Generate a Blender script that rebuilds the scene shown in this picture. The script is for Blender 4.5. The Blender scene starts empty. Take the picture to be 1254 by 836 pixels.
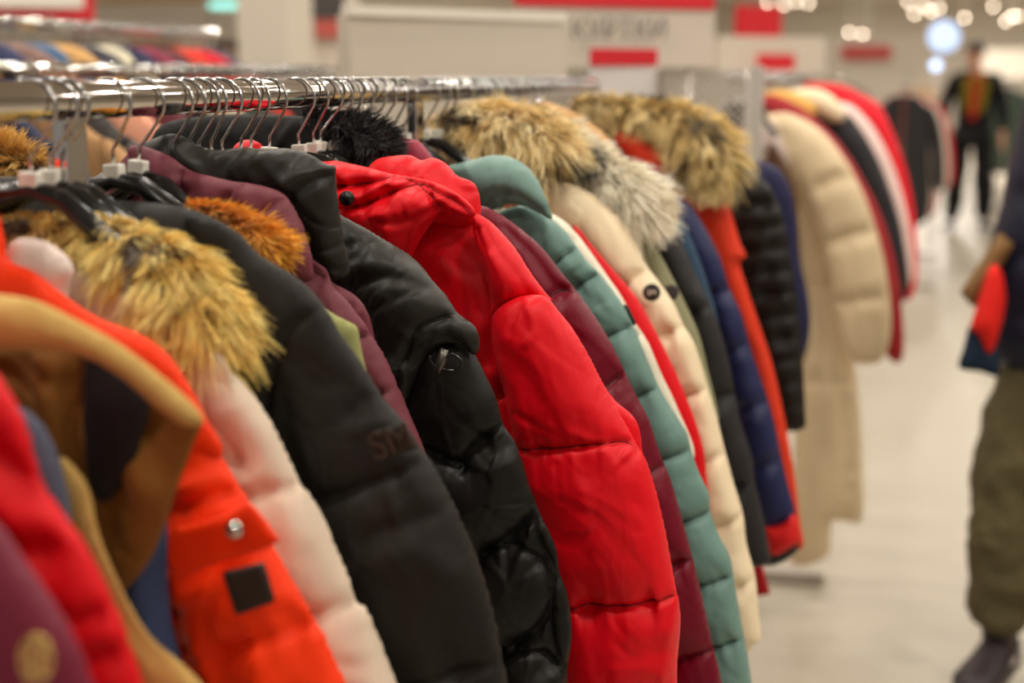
import bpy, bmesh, math, random
import numpy as np
from mathutils import Vector, Matrix

# ------------------------------------------------------------------ camera, world, lights
F = 1742.0; CX, CY = 627.0, 418.0
HZ, VX = 94.0, 1150.0
PITCH = math.atan((CY-HZ)/F); YAW = math.atan((VX-CX)*math.cos(PITCH)/F)
EYE = np.array([0, 0, 1.43])
FW = np.array([-math.sin(YAW)*math.cos(PITCH), math.cos(YAW)*math.cos(PITCH), -math.sin(PITCH)])
RT = np.array([math.cos(YAW), math.sin(YAW), 0.0]); UP = np.cross(RT, FW)
S = bpy.context.scene; C = S.collection
cam = bpy.data.cameras.new('camera'); co = bpy.data.objects.new('camera', cam); C.objects.link(co)
cam.sensor_width = 36; cam.lens = F/1254*36; cam.clip_start = .02; cam.clip_end = 200
co.matrix_world = Matrix(((RT[0], UP[0], -FW[0], EYE[0]), (RT[1], UP[1], -FW[1], EYE[1]), (RT[2], UP[2], -FW[2], EYE[2]), (0, 0, 0, 1)))
cam.dof.use_dof = True; cam.dof.focus_distance = 1.40; cam.dof.aperture_fstop = 2.8
S.camera = co
S.view_settings.view_transform = 'Standard'; S.view_settings.look = 'None'; S.view_settings.gamma = 1
S.view_settings.use_curve_mapping = False; S.view_settings.exposure = 0.0
S.cycles.use_denoising = True
S.cycles.max_bounces = 6; S.cycles.sample_clamp_indirect = 4
W = bpy.data.worlds.new('hall'); S.world = W; W.use_nodes = True
W.node_tree.nodes['Background'].inputs[0].default_value = (1, .95, .88, 1)
W.node_tree.nodes['Background'].inputs[1].default_value = .30
CEIL = 3.4

def L(c):
    """sRGB 0-255 to linear rgba"""
    return tuple(((v/255)/12.92 if v/255 <= .04045 else ((v/255+.055)/1.055)**2.4) for v in c)+(1,)

def ray(x, y): return FW+RT*(x-CX)/F-UP*(y-CY)/F
def aty(x, y, Y): r = ray(x, y); return EYE+r*(Y/r[1])
def atx(x, y, X): r = ray(x, y); return EYE+r*(X/r[0])
def atd(x, y, d): return EYE+ray(x, y)*d
def atz(x, y, Z=0.): r = ray(x, y); return EYE+r*((Z-EYE[2])/r[2])

# ------------------------------------------------------------------ object helpers
def empty(name, loc=(0, 0, 0), rz=0):
    o = bpy.data.objects.new(name, None); C.objects.link(o); o.location = loc; o.rotation_euler = (0, 0, rz)
    o.empty_display_size = .05
    return o
def tag(o, label, cat, group=None, kind=None):
    if label: o['label'] = label
    if cat: o['category'] = cat
    if group: o['group'] = group
    if kind: o['kind'] = kind
    return o
def thing(name, label, cat, loc=(0, 0, 0), rz=0, group=None):
    return tag(empty(name, loc, rz), label, cat, group)
def mk(name, V, Fs, mat, parent=None, smooth=True, loc=None):
    """V in world coordinates; the mesh is stored relative to the parent (or loc)"""
    me = bpy.data.meshes.new(name)
    off = np.array(parent_loc(parent)) if parent is not None else np.array(loc if loc is not None else (0, 0, 0))
    V = np.asarray(V, float)-off
    me.from_pydata(V.tolist(), [], [tuple(f) for f in Fs]); me.validate(); me.update()
    o = bpy.data.objects.new(name, me); C.objects.link(o)
    if parent is not None: o.parent = parent
    elif loc is not None: o.location = loc
    if mat: me.materials.append(mat)
    if smooth: me.polygons.foreach_set('use_smooth', [True]*len(me.polygons))
    return o
def parent_loc(p):
    v = Vector((0, 0, 0))
    while p is not None: v += p.location; p = p.parent
    return v
class MB:
    def __init__(s): s.V = []; s.F = []
    def add(s, V, Fs):
        n = len(s.V); s.V += [tuple(v) for v in V]; s.F += [tuple(i+n for i in f) for f in Fs]; return s
    def box(s, a, b, M=None):
        x0, y0, z0 = a; x1, y1, z1 = b
        V = [(x, y, z) for z in (z0, z1) for y in (y0, y1) for x in (x0, x1)]
        if M is not None: V = [tuple(M @ Vector(v)) for v in V]
        return s.add(V, [(0, 2, 3, 1), (4, 5, 7, 6), (0, 1, 5, 4), (1, 3, 7, 5), (3, 2, 6, 7), (2, 0, 4, 6)])
    def tube(s, pts, r, n=10, cap=True):
        P = [Vector(p) for p in pts]; R = r if isinstance(r, (list, tuple)) else [r]*len(P)
        V = []; Fs = []; pn = None
        for i, p in enumerate(P):
            t = (P[min(i+1, len(P)-1)]-P[max(i-1, 0)]).normalized()
            if pn is None: pn = t.orthogonal().normalized()
            pn = (pn-t*pn.dot(t)).normalized(); b = t.cross(pn)
            for k in range(n):
                a = 2*math.pi*k/n; V.append(p+(pn*math.cos(a)+b*math.sin(a))*R[i])
        for i in range(len(P)-1):
            for k in range(n):
                Fs.append((i*n+k, i*n+(k+1) % n, (i+1)*n+(k+1) % n, (i+1)*n+k))
        if cap: Fs.append(tuple(range(n))[::-1]); Fs.append(tuple((len(P)-1)*n+k for k in range(n)))
        return s.add(V, Fs)
    def disc(s, c, nrm, r, h, n=28, dome=0.):
        """short cylinder with a slightly rounded rim, axis nrm"""
        c = Vector(c); nrm = Vector(nrm).normalized()
        return s.tube([c-nrm*h*.5, c-nrm*h*.3, c+nrm*h*.3, c+nrm*h*.5], [r*.9, r, r, r*.9], n)
    def ball(s, c, r, n=14, m=8):
        c = Vector(c); rx, ry, rz = r if isinstance(r, (tuple, list)) else (r, r, r)
        V = [c+Vector((0, 0, rz))]; Fs = []
        for i in range(1, m):
            t = math.pi*i/m
            for k in range(n):
                a = 2*math.pi*k/n; V.append(c+Vector((rx*math.sin(t)*math.cos(a), ry*math.sin(t)*math.sin(a), rz*math.cos(t))))
        V.append(c-Vector((0, 0, rz)))
        for k in range(n): Fs.append((0, 1+k, 1+(k+1) % n)); Fs.append((len(V)-1, 1+(m-2)*n+(k+1) % n, 1+(m-2)*n+k))
        for i in range(m-2):
            for k in range(n): Fs.append((1+i*n+k, 1+(i+1)*n+k, 1+(i+1)*n+(k+1) % n, 1+i*n+(k+1) % n))
        return s.add(V, Fs)
    def build(s, name, mat, parent=None, smooth=True, loc=None): return mk(name, s.V, s.F, mat, parent, smooth, loc)
def bevel(o, w=.002, seg=2):
    m = o.modifiers.new('bevel', 'BEVEL'); m.width = w; m.segments = seg; m.limit_method = 'ANGLE'; return o

# ------------------------------------------------------------------ materials
MATS = {}
def mat(name, col, rough=.6, metal=0., sheen=0., emit=0., bump=None, spec=.5, coat=0., mottle=0.):
    if name in MATS: return MATS[name]
    m = bpy.data.materials.new(name); m.use_nodes = True; nt = m.node_tree; N = nt.nodes; b = N['Principled BSDF']
    b.inputs['Base Color'].default_value = L(col); b.inputs['Roughness'].default_value = rough
    b.inputs['Metallic'].default_value = metal; b.inputs['Sheen Weight'].default_value = sheen
    b.inputs['Sheen Roughness'].default_value = .4
    b.inputs['Specular IOR Level'].default_value = spec; b.inputs['Coat Weight'].default_value = coat
    if emit: b.inputs['Emission Color'].default_value = L(col); b.inputs['Emission Strength'].default_value = emit
    tc = N.new('ShaderNodeTexCoord')
    if mottle:
        n = N.new('ShaderNodeTexNoise'); n.inputs['Scale'].default_value = 6; n.inputs['Detail'].default_value = 5
        nt.links.new(tc.outputs['Object'], n.inputs['Vector'])
        mx = N.new('ShaderNodeMixRGB'); mx.blend_type = 'MULTIPLY'; mx.inputs[0].default_value = mottle
        mx.inputs[1].default_value = L(col)
        r = N.new('ShaderNodeValToRGB'); r.color_ramp.elements[0].color = (.45, .45, .45, 1); r.color_ramp.elements[1].color = (1, 1, 1, 1)
        nt.links.new(n.outputs['Fac'], r.inputs[0]); nt.links.new(r.outputs[0], mx.inputs[2]); nt.links.new(mx.outputs[0], b.inputs['Base Color'])
    if bump:
        scale, dist, kind = bump
        if kind == 'weave':
            n = N.new('ShaderNodeTexNoise'); n.inputs['Scale'].default_value = scale; n.inputs['Detail'].default_value = 4
            n2 = N.new('ShaderNodeTexNoise'); n2.inputs['Scale'].default_value = scale*.12; n2.inputs['Detail'].default_value = 6; n2.inputs['Distortion'].default_value = .8
            n2.inputs['Roughness'].default_value = .40
            mp = N.new('ShaderNodeMapping'); mp.inputs['Rotation'].default_value = (0, .7, 0); mp.inputs['Scale'].default_value = (1.8, 1, .7)
            nt.links.new(tc.outputs['Object'], n.inputs['Vector']); nt.links.new(tc.outputs['Object'], mp.inputs['Vector']); nt.links.new(mp.outputs[0], n2.inputs['Vector'])
            ad = N.new('ShaderNodeMath'); ad.operation = 'MULTIPLY_ADD'; ad.inputs[1].default_value = .06
            nt.links.new(n.outputs['Fac'], ad.inputs[0]); nt.links.new(n2.outputs['Fac'], ad.inputs[2]); src = ad.outputs[0]
        else:
            n = N.new('ShaderNodeTexNoise'); n.inputs['Scale'].default_value = scale; n.inputs['Detail'].default_value = 6
            nt.links.new(tc.outputs['Object'], n.inputs['Vector']); src = n.outputs['Fac']
        bp = N.new('ShaderNodeBump'); bp.inputs['Distance'].default_value = dist; bp.inputs['Strength'].default_value = 1
        nt.links.new(src, bp.inputs['Height']); nt.links.new(bp.outputs[0], b.inputs['Normal'])
    MATS[name] = m; return m
TH_RED = mat('red_seam_shade_thread', (140, 0, 12), .7); TH_BLK = mat('black_seam_shade_thread', (8, 8, 8), .7); TH_GRN = mat('green_seam_shade_thread', (52, 76, 70), .7); TH_WIN = mat('wine_seam_shade_thread', (50, 4, 16), .7); TH_MAU = mat('mauve_seam_shade_thread', (58, 22, 30), .7)  # threads darker than their cloth: the seams' shading is put into the colour
def cloth(name, col, rough=.5, sheen=.0, b=.004, spec=.26, mottle=0.):
    return mat(name, col, min(.9, rough+.06), sheen=sheen*.2, bump=(110, b*.8, 'weave'), spec=spec, mottle=mottle)
CHROME = mat('chrome', (205, 200, 195), .09, 1.0)
CHROME2 = mat('brushed_chrome', (190, 186, 180), .22, 1.0)
WIRE = mat('hook_steel', (200, 200, 200), .16, 1.0)
BLKPL = mat('black_gloss_plastic', (14, 14, 15), .18, spec=.6)
WHTPL = mat('white_clip_plastic', (225, 222, 212), .4)
def fur_mat():
    m = bpy.data.materials.new('faux_fur'); m.use_nodes = True; nt = m.node_tree; b = nt.nodes['Principled BSDF']
    a = nt.nodes.new('ShaderNodeVertexColor'); a.layer_name = 'Col'; nt.links.new(a.outputs[0], b.inputs['Base Color'])
    b.inputs['Roughness'].default_value = .55; b.inputs['Sheen Weight'].default_value = .3; b.inputs['Specular IOR Level'].default_value = .3
    return m
FUR = fur_mat()

# ------------------------------------------------------------------ noise
def _h(i, j, s):
    v = np.sin(i*127.1+j*311.7+s*74.7)*43758.5453; return v-np.floor(v)
def noise(x, y, s=0):
    i = np.floor(x); j = np.floor(y); u = x-i; v = y-j; u = u*u*u*(u*(u*6-15)+10); v = v*v*v*(v*(v*6-15)+10)
    return ((_h(i, j, s)*(1-u)+_h(i+1, j, s)*u)*(1-v)+(_h(i, j+1, s)*(1-u)+_h(i+1, j+1, s)*u)*v)*2-1
def fbm(x, y, s=0, o=3):
    r = 0; a = 1.
    for k in range(o): r = r+a*noise(x*2**k+k*7.3, y*2**k-k*3.1, s+k); a *= .5
    return r

# ------------------------------------------------------------------ the padded-cloth builder
def smooth_closed(P, k=6):
    P = np.asarray(P, float); n = len(P); out = []
    for i in range(n):
        a, b, c, d = P[i-1], P[i], P[(i+1) % n], P[(i+2) % n]
        for j in range(k):
            t = j/k
            out.append(.5*((2*b)+(c-a)*t+(2*a-5*b+4*c-d)*t*t+(3*b-a-3*c+d)*t**3))
    return np.array(out)
def smooth_open(P, k=6):
    P = np.asarray(P, float); n = len(P)
    if n < 3: return np.array([P[0]+(P[-1]-P[0])*t for t in np.linspace(0, 1, k+1)])
    out = []
    for i in range(n-1):
        b, c = P[i], P[i+1]; a = P[i-1] if i > 0 else 2*b-c; d = P[i+2] if i+2 < n else 2*c-b
        for j in range(k):
            t = j/k; out.append(.5*((2*b)+(c-a)*t+(2*a-5*b+4*c-d)*t*t+(3*b-a-3*c+d)*t**3))
    out.append(P[-1]); return np.array(out)
def seg_dist(X, Z, A, closed=False):
    """distance of points to a polyline, the arc length and the point there"""
    best = np.full(X.shape, 1e9); arc = np.zeros(X.shape); nx = np.zeros(X.shape); nz = np.zeros(X.shape)
    B = np.roll(A, -1, 0) if closed else A[1:]; A0 = A if closed else A[:-1]; s = 0.
    for a, b in zip(A0, B):
        d = b-a; l2 = d@d+1e-15; l = math.sqrt(l2)
        t = np.clip(((X-a[0])*d[0]+(Z-a[1])*d[1])/l2, 0, 1); px = a[0]+t*d[0]; pz = a[1]+t*d[1]
        q = (X-px)**2+(Z-pz)**2; m = q < best
        best = np.where(m, q, best); arc = np.where(m, s+t*l, arc); nx = np.where(m, px, nx); nz = np.where(m, pz, nz); s += l
    return np.sqrt(best), arc, nx, nz
def poisson(free, g, it):
    """-lap u = 1 on free nodes, 0 elsewhere; red-black SOR"""
    u = np.zeros(free.shape); ii, jj = np.indices(free.shape); w = 1.93 if it > 150 else 1.85
    m0 = free & ((ii+jj) % 2 == 0); m1 = free & ((ii+jj) % 2 == 1); h2 = g*g
    for k in range(it):
        for m in (m0, m1):
            s = np.zeros_like(u); s[1:-1, 1:-1] = (u[:-2, 1:-1]+u[2:, 1:-1]+u[1:-1, :-2]+u[1:-1, 2:]+h2)*.25
            u = np.where(m, u+w*(s-u), u)
    return np.maximum(u, 0)
SEED = [1]
def pillow(name, outline, Y, T, material, parent, res=.004, seams=(), folds=(), quilt=.55, wr=1.0, wdir=.6, wsc=.035, px=True,
           pucker=1.0, groove=1.0, crease=1.0, lean=0., smooth=True, it=160, piping=0., twist=0., flat=0., stitch=None):
    """outline and seams: points in the photograph (px) laid on the plane y=Y, or world (x, z) with px=False. Closed, inflated cloth shape."""
    cv = (lambda P: np.array([aty(x, y, Y)[[0, 2]] for x, y in P])) if px else (lambda P: np.array(P, float))
    poly = cv(outline); poly = smooth_closed(poly) if smooth else poly
    SEED[0] += 1; sd = SEED[0]
    sm = [smooth_open(cv(s), 5) for s in seams]
    g = res; lo = poly.min(0)-2*g; hi = poly.max(0)+2*g
    nx = int((hi[0]-lo[0])/g)+2; nz = int((hi[1]-lo[1])/g)+2
    X, Z = np.meshgrid(lo[0]+np.arange(nx)*g, lo[1]+np.arange(nz)*g, indexing='ij')
    ins = np.zeros(X.shape, bool); Q = np.roll(poly, -1, 0)
    for a, b in zip(poly, Q):
        if a[1] == b[1]: continue
        c = (a[1] > Z) != (b[1] > Z); ins ^= c & (X < (b[0]-a[0])*(Z-a[1])/(b[1]-a[1])+a[0])
    db, arcb, bx, bz = seg_dist(X, Z, poly, True)
    ins &= db > .3*g
    u = poisson(ins, g, it); tb = np.sqrt(u/(u.max()+1e-12))
    # near the outline the grid is stepped: rebuild the last rows from the inner ones and the true distance
    ok = ins & (db > 2.2*g); v = np.where(ok, tb/np.sqrt(np.maximum(db, g)), 0); wv = ok.astype(float)
    for _ in range(6):
        sv = np.zeros_like(v); sw = np.zeros_like(v)
        for dx_, dz_ in ((1, 0), (-1, 0), (0, 1), (0, -1), (1, 1), (-1, -1), (1, -1), (-1, 1)):
            sv += np.roll(np.roll(v*wv, dx_, 0), dz_, 1); sw += np.roll(np.roll(wv, dx_, 0), dz_, 1)
        fillm = (~ok) & (sw > 0); v = np.where(fillm, sv/np.maximum(sw, 1e-9), v); wv = np.where(fillm, np.minimum(1, .6), wv)
    tb = np.where(ins & ~ok & (v > 0), v*np.sqrt(db), tb)
    if flat: tb = np.minimum(1, tb/(1-flat))
    t = tb.copy(); ds = np.full(X.shape, 1e9); arc = np.zeros(X.shape)
    for k, s in enumerate(sm):
        d, a, _, _ = seg_dist(X, Z, s); m = d < ds; ds = np.where(m, d, ds); arc = np.where(m, a+k*1.7, arc)
    if sm:
        u2 = poisson(ins & (ds > .75*g), g, it); q = np.sqrt(u2/(u2.max()+1e-12))
        for _ in range(3):
            qq = q.copy(); qq[1:-1, 1:-1] = q[1:-1, 1:-1]*.4+(q[:-2, 1:-1]+q[2:, 1:-1]+q[1:-1, :-2]+q[1:-1, 2:])*.15; q = qq
        near = 1-np.exp(-ds/.05)
        t = tb*(1-quilt)+quilt*np.minimum(tb, q*1.05+.25*tb*near)
    disp = np.zeros(X.shape)
    if wr:
        cs, sn = math.cos(wdir), math.sin(wdir)
        a = (X*cs+Z*sn)/wsc; b = (-X*sn+Z*cs)/(wsc*2.6); wob = .6*noise(X/.08, Z/.08, sd+40)
        n = fbm(a+wob, b+wob, sd); r = 1-np.abs(fbm(a*.7+wob*2, b*.8, sd+9, 2))*1.7
        disp += wr*(.0016*n+.0016*np.clip(r, -1, 1))*np.clip(tb*1.6, 0, 1)
        # sharp fine creases in patches, as in thin nylon
        c1 = fbm(a*1.5+wob*1.5, b*1.1+2, sd+21, 2); c2 = fbm(-b*1.7+4, a*1.2+wob, sd+27, 2)
        pt = np.clip(.5+.9*noise(X/.07+9, Z/.09, sd+31), 0, 1)
        if g < .0045: disp -= .6*crease*wr*np.clip(tb*2, 0, 1)*(.0034*np.clip(1-np.abs(c1)*1.6, 0, 1)**3*pt+.0022*np.clip(1-np.abs(c2)*1.8, 0, 1)**3*(1-pt))
        disp += wr*.005*noise(X/.11+3, Z/.15, sd+5)*tb
    if sm and pucker:
        disp += pucker*.0046*noise(arc/max(.009, g*3.2), ds/.05, sd+2)*np.exp(-ds/.016)*np.clip(tb*2, 0, 1)
        disp += pucker*.0052*noise(arc/.020, ds/.12, sd+3)*np.exp(-ds/.05)*np.clip(tb*2, 0, 1)
        disp -= groove*.0036*np.exp(-(ds/max(.0026, g*1.1))**2)*np.clip(tb*3, 0, 1)
    for fo in folds:
        pts, amp, wd = fo; d, a, _, _ = seg_dist(X, Z, smooth_open(cv(pts), 5))
        ln = a.max()+1e-6; disp += amp*np.exp(-(d/wd)**2)*np.clip(tb*2.5, 0, 1)*(.75+.25*noise(a/.03, d*0, sd+7))
    th = np.maximum(t*T+disp*np.clip(tb*3, 0, 1), tb*T*.12)
    keep = np.zeros((nx-1, nz-1), bool); keep |= ins[:-1, :-1] | ins[1:, :-1] | ins[:-1, 1:] | ins[1:, 1:]
    used = np.zeros(X.shape, bool); used[:-1, :-1] |= keep; used[1:, :-1] |= keep; used[:-1, 1:] |= keep; used[1:, 1:] |= keep
    rim = used & ~ins
    PX = np.where(rim, bx, X); PZ = np.where(rim, bz, Z); th = np.where(rim, 0, th)
    idx = -np.ones(X.shape, int); uu = np.argwhere(used); idx[used] = np.arange(len(uu)); nf = len(uu)
    yc = Y+lean*(PX-poly[:, 0].mean())+twist*(PZ-poly[:, 1].mean())
    Vf = np.stack([PX[used], (yc-th)[used], PZ[used]], 1)
    idb = idx.copy(); insu = used & ins; idb[insu] = nf+np.arange(insu.sum())
    Vb = np.stack([PX[insu], (yc+th*.9)[insu], PZ[insu]], 1)
    ci, cj = np.nonzero(keep)
    f1 = np.stack([idx[ci, cj], idx[ci+1, cj], idx[ci+1, cj+1], idx[ci, cj+1]], 1)
    f2 = np.stack([idb[ci, cj], idb[ci, cj+1], idb[ci+1, cj+1], idb[ci+1, cj]], 1)
    V = np.vstack([Vf, Vb])
    o = mk(name, V, np.vstack([f1, f2]).tolist(), material, parent)
    if stitch and sm:
        yy = yc-th; off = np.array(parent_loc(parent))
        for sl in sm:
            d = np.linalg.norm(np.diff(sl, axis=0), axis=1); L_ = np.concatenate([[0], np.cumsum(d)]); n = max(3, int(L_[-1]/.004)); q = np.linspace(0, L_[-1], n)
            px_ = np.interp(q, L_, sl[:, 0]); pz_ = np.interp(q, L_, sl[:, 1]); run = []
            for x, z in zip(px_, pz_):
                fi, fj = (x-lo[0])/g, (z-lo[1])/g; i, j = int(fi), int(fj)
                good = 0 <= i < nx-1 and 0 <= j < nz-1 and ins[i:i+2, j:j+2].all()
                if good:
                    a_, b_ = fi-i, fj-j; y = (yy[i, j]*(1-a_)+yy[i+1, j]*a_)*(1-b_)+(yy[i, j+1]*(1-a_)+yy[i+1, j+1]*a_)*b_
                    run.append((x, y-.0002, z))
                if (not good or (x == px_[-1] and z == pz_[-1])) and run:
                    if len(run) > 3:
                        m = MB().tube(run, .0007, 5); st = m.build('shaded_stitching', stitch, o)  # stitch line whose dark colour also draws the shade along the seam
                    run = []
    return o

# ------------------------------------------------------------------ faux fur
def fur(name, path, Y, parent, n=3500, ln=.035, cols=((60, 45, 20), (190, 150, 60), (235, 205, 120)), droop=.6, flow=.3, wid=.0011, base=.55, rnd=.5, dark=None, sd=0, px=True):
    rs = np.random.RandomState(100+sd)
    P = []; R = []
    for x, y, r in path:
        if px: p = aty(x, y, Y); q = aty(x+r, y, Y); P.append(p); R.append(abs(q[0]-p[0]))
        else: P.append(np.array([x, Y, y])); R.append(r)
    P = smooth_open(np.array(P), 6); R = smooth_open(np.array([[r, 0] for r in R]), 6)[:, 0]
    tan = np.gradient(P, axis=0); tan /= np.linalg.norm(tan, axis=1)[:, None]
    bt = np.array([0, 1., 0]); nm = np.cross(tan, bt); nm /= np.linalg.norm(nm, axis=1)[:, None]
    b = MB(); b.tube([tuple(p) for p in P], [r*base for r in R], 14)
    seg = np.linalg.norm(np.diff(P, axis=0), axis=1); wgt = (R[:-1]+R[1:])*seg; cum = np.cumsum(wgt)/wgt.sum()
    i = np.searchsorted(cum, rs.rand(n)); i = np.clip(i, 0, len(P)-2); t = rs.rand(n)[:, None]
    c = P[i]*(1-t)+P[i+1]*t; r = (R[i]*(1-t[:, 0])+R[i+1]*t[:, 0]); a = rs.rand(n)*2*np.pi
    rad = nm[i]*np.cos(a)[:, None]+bt*np.sin(a)[:, None]
    # clump field
    cx, cy = np.floor((i+t[:, 0])/1.1), np.floor(a/.42); k1, k2 = _h(cx, cy, 1+sd)-.5, _h(cx, cy, 2+sd)-.5; k3 = _h(cx, cy, 3+sd)
    root = c+rad*(r*base*.85)[:, None]
    dirv = rad+tan[i]*(flow+k1*rnd*1.6)[:, None]+np.stack([k2*rnd, k1*rnd, np.zeros(n)], 1)+rs.randn(n, 3)*.14
    dirv /= np.linalg.norm(dirv, axis=1)[:, None]
    Ln = ln*(.65+.5*rs.rand(n))*(.8+.4*k3)*np.clip(r/np.max(R), .55, 1)
    side = np.cross(dirv, rs.randn(n, 3)); side /= np.linalg.norm(side, axis=1)[:, None]
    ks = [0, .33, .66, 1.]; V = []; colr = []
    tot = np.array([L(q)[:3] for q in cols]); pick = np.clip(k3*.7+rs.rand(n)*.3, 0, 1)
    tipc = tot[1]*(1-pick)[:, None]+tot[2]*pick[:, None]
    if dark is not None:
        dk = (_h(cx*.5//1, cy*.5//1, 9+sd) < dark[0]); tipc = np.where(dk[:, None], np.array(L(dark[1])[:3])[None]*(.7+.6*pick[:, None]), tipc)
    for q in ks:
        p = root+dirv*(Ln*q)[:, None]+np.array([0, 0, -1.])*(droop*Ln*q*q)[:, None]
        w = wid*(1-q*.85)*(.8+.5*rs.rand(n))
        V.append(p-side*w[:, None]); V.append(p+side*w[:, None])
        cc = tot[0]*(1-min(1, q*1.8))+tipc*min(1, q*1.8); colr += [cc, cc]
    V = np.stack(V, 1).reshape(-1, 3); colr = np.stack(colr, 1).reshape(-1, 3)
    k = np.arange(n)[:, None]*8; fs = np.concatenate([k+np.array([0, 1, 3, 2])+2*m for m in range(3)], 0)
    nb = len(b.V); allV = np.vstack([np.array(b.V), V]); Fs = b.F+(fs+nb).tolist()
    o = mk(name, allV, Fs, FUR, parent)
    at = o.data.color_attributes.new('Col', 'FLOAT_COLOR', 'POINT')
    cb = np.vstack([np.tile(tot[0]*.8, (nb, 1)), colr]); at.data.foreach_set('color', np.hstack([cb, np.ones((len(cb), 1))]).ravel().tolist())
    return o

# ------------------------------------------------------------------ setting
floor_m = mat('polished_concrete', (180, 170, 153), .42, bump=(9, .0015, 'n'), mottle=.25)
wall_m = mat('painted_wall', (200, 192, 180), .8); ceil_m = mat('ceiling_paint', (205, 197, 186), .8)
MB().box((-9, -6, -.1), (9, 40, 0)).build('floor', floor_m, smooth=False)['kind'] = 'structure'
MB().box((-9, -6, CEIL), (9, 40, CEIL+.1)).build('ceiling', ceil_m, smooth=False)['kind'] = 'structure'
MB().box((-9, 40, 0), (9, 40.2, CEIL)).build('wall_far', wall_m, smooth=False)['kind'] = 'structure'
MB().box((-9.2, -6, 0), (-9, 40, CEIL)).build('wall_left', wall_m, smooth=False)['kind'] = 'structure'
MB().box((9, -6, 0), (9.2, 40, CEIL)).build('wall_right', wall_m, smooth=False)['kind'] = 'structure'
col_m = mat('column_paint', (205, 196, 182), .7)
pc = atd(338, 60, 7.0)
bevel(MB().box((pc[0]-.14, pc[1]-.14, 0), (pc[0]+.14, pc[1]+.14, CEIL)).build('column', col_m, smooth=False), .01)
tag(bpy.data.objects['column'], None, None, kind='structure')

# ceiling lamps: round recessed downlights, a light in each near one
lamp_glow = mat('lamp_glow', (255, 240, 215), .5, emit=14); lamp_ring = mat('lamp_ring', (225, 222, 215), .4)
def downlight(x, y, power, label, group, first=[None]):
    t = thing('ceiling_downlight', label, 'ceiling light', (x, y, CEIL), 0, group)
    if first[0] is None:
        a = MB(); n = 28
        for (r0, z0, r1, z1) in ((.085, 0, .105, 0), (.105, 0, .105, -.014), (.105, -.014, .08, -.014), (.08, -.014, .076, 0)):
            V = [(x+r*math.cos(2*math.pi*k/n), y+r*math.sin(2*math.pi*k/n), CEIL+z) for r, z in ((r0, z0), (r1, z1)) for k in range(n)]
            a.add(V, [(k, (k+1) % n, n+(k+1) % n, n+k) for k in range(n)])
        r = a.build('ring', lamp_ring, t); d = MB().disc((x, y, CEIL-.006), (0, 0, -1), .077, .004).build('lens', lamp_glow, t); first[0] = (r, d)
    else:
        for s in first[0]:
            c = s.copy(); C.objects.link(c); c.parent = t
    if power:
        ld = bpy.data.lights.new('lamp_light', 'AREA'); ld.shape = 'DISK'; ld.size = .15; ld.energy = power; ld.color = (1, .93, .83)
        lo = bpy.data.objects.new('lamp_light', ld); C.objects.link(lo); lo.parent = t; lo.location = (0, 0, -.02)
LP = 14
for gx in (-4.2, -2.6, -1.1, .5, 2.1, 3.7):
    for gy in (-2.6, -.9, .8, 2.5, 4.2, 5.9, 8.2, 10.6):
        downlight(gx, gy, LP*(.35 if gy < 0 else 1.25 if gx > 0 else 1.1), 'round recessed ceiling lamp above the coat racks', 'recessed ceiling lamps over the racks')
for gx in (-3, 0, 3):
    for gy in (14, 18, 23, 28, 34): downlight(gx, gy, LP*(3 if gy < 20 else 12), 'round recessed ceiling lamp in the far part of the shop', 'recessed ceiling lamps far down the shop')

# ------------------------------------------------------------------ racks and hangers
RX, RZ, RR = -.645, 1.412, .015
def rack(label, x, y0, y1, z, r, posts, parts=True):
    t = thing('clothing_rack', label, 'clothes rack', (x, (y0+y1)/2, 0))
    MB().tube([(x, y0, z), (x, y1, z)], r, 32).build('rail', CHROME, t)
    for e, s in ((y0, -1), (y1, 1)): MB().ball((x, e, z), (r*1.02, .006, r*1.02)).build('end_cap', CHROME2, t)
    for py in posts:
        bevel(MB().box((x-.007, py-.014, .03), (x+.007, py+.014, z-r+.003)).build('post', CHROME, t, False), .002)
        bevel(MB().box((x-.26, py-.016, .0), (x+.26, py+.016, .032)).build('foot', CHROME2, t, False), .004)
    MB().box((x-.009, min(posts), .12), (x+.009, max(posts), .15)).build('bottom_bar', CHROME2, t, False)
    return t
rack('long chrome clothes rail in front, crowded with winter jackets', RX, .15, 2.74, RZ, RR, (.972, 1.745))

def make_hanger(x, y, z, r, lean, tw, label, group, src=[None], low=False):
    """z: centre of the rail, r: its radius"""
    t = thing('coat_hanger', label, 'hanger', (x, y, z), tw, group)
    if src[0] is None:
        hr = .0205; cz = r+.0016-hr; pts = []
        for k in range(19):
            a = math.radians(200-k*(200+38)/18); pts.append((x+hr*math.cos(a), y, z+cz+hr*math.sin(a)))
        ex = pts[-1]; pts += [(x+.004, y, z-.036), (x, y, z-.041), (x, y, z-.066)]
        h = MB().tube(pts, .00155, 8).build('hook', WIRE, t)
        c = bevel(MB().box((x-.0075, y-.006, z-.066), (x+.0075, y+.006, z-.052)).build('size_clip', WHTPL, t, False), .0015)
        b = MB(); pl = [(-.105, -.150), (-.095, -.136), (-.065, -.100), (-.025, -.071), (0, -.065), (.025, -.071), (.065, -.100), (.095, -.136), (.105, -.150)]
        b.tube([(x+a_, y, z+c_) for a_, c_ in pl], [.004, .008, .0085, .008, .007, .008, .0085, .008, .004], 12)
        s = b.build('shoulder_bar', BLKPL, t); src[0] = (h, c, s)
    else:
        for s_ in src[0]:
            q = s_.copy(); C.objects.link(q); q.parent = t
    t.rotation_euler = (0, lean, tw); return t

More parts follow.
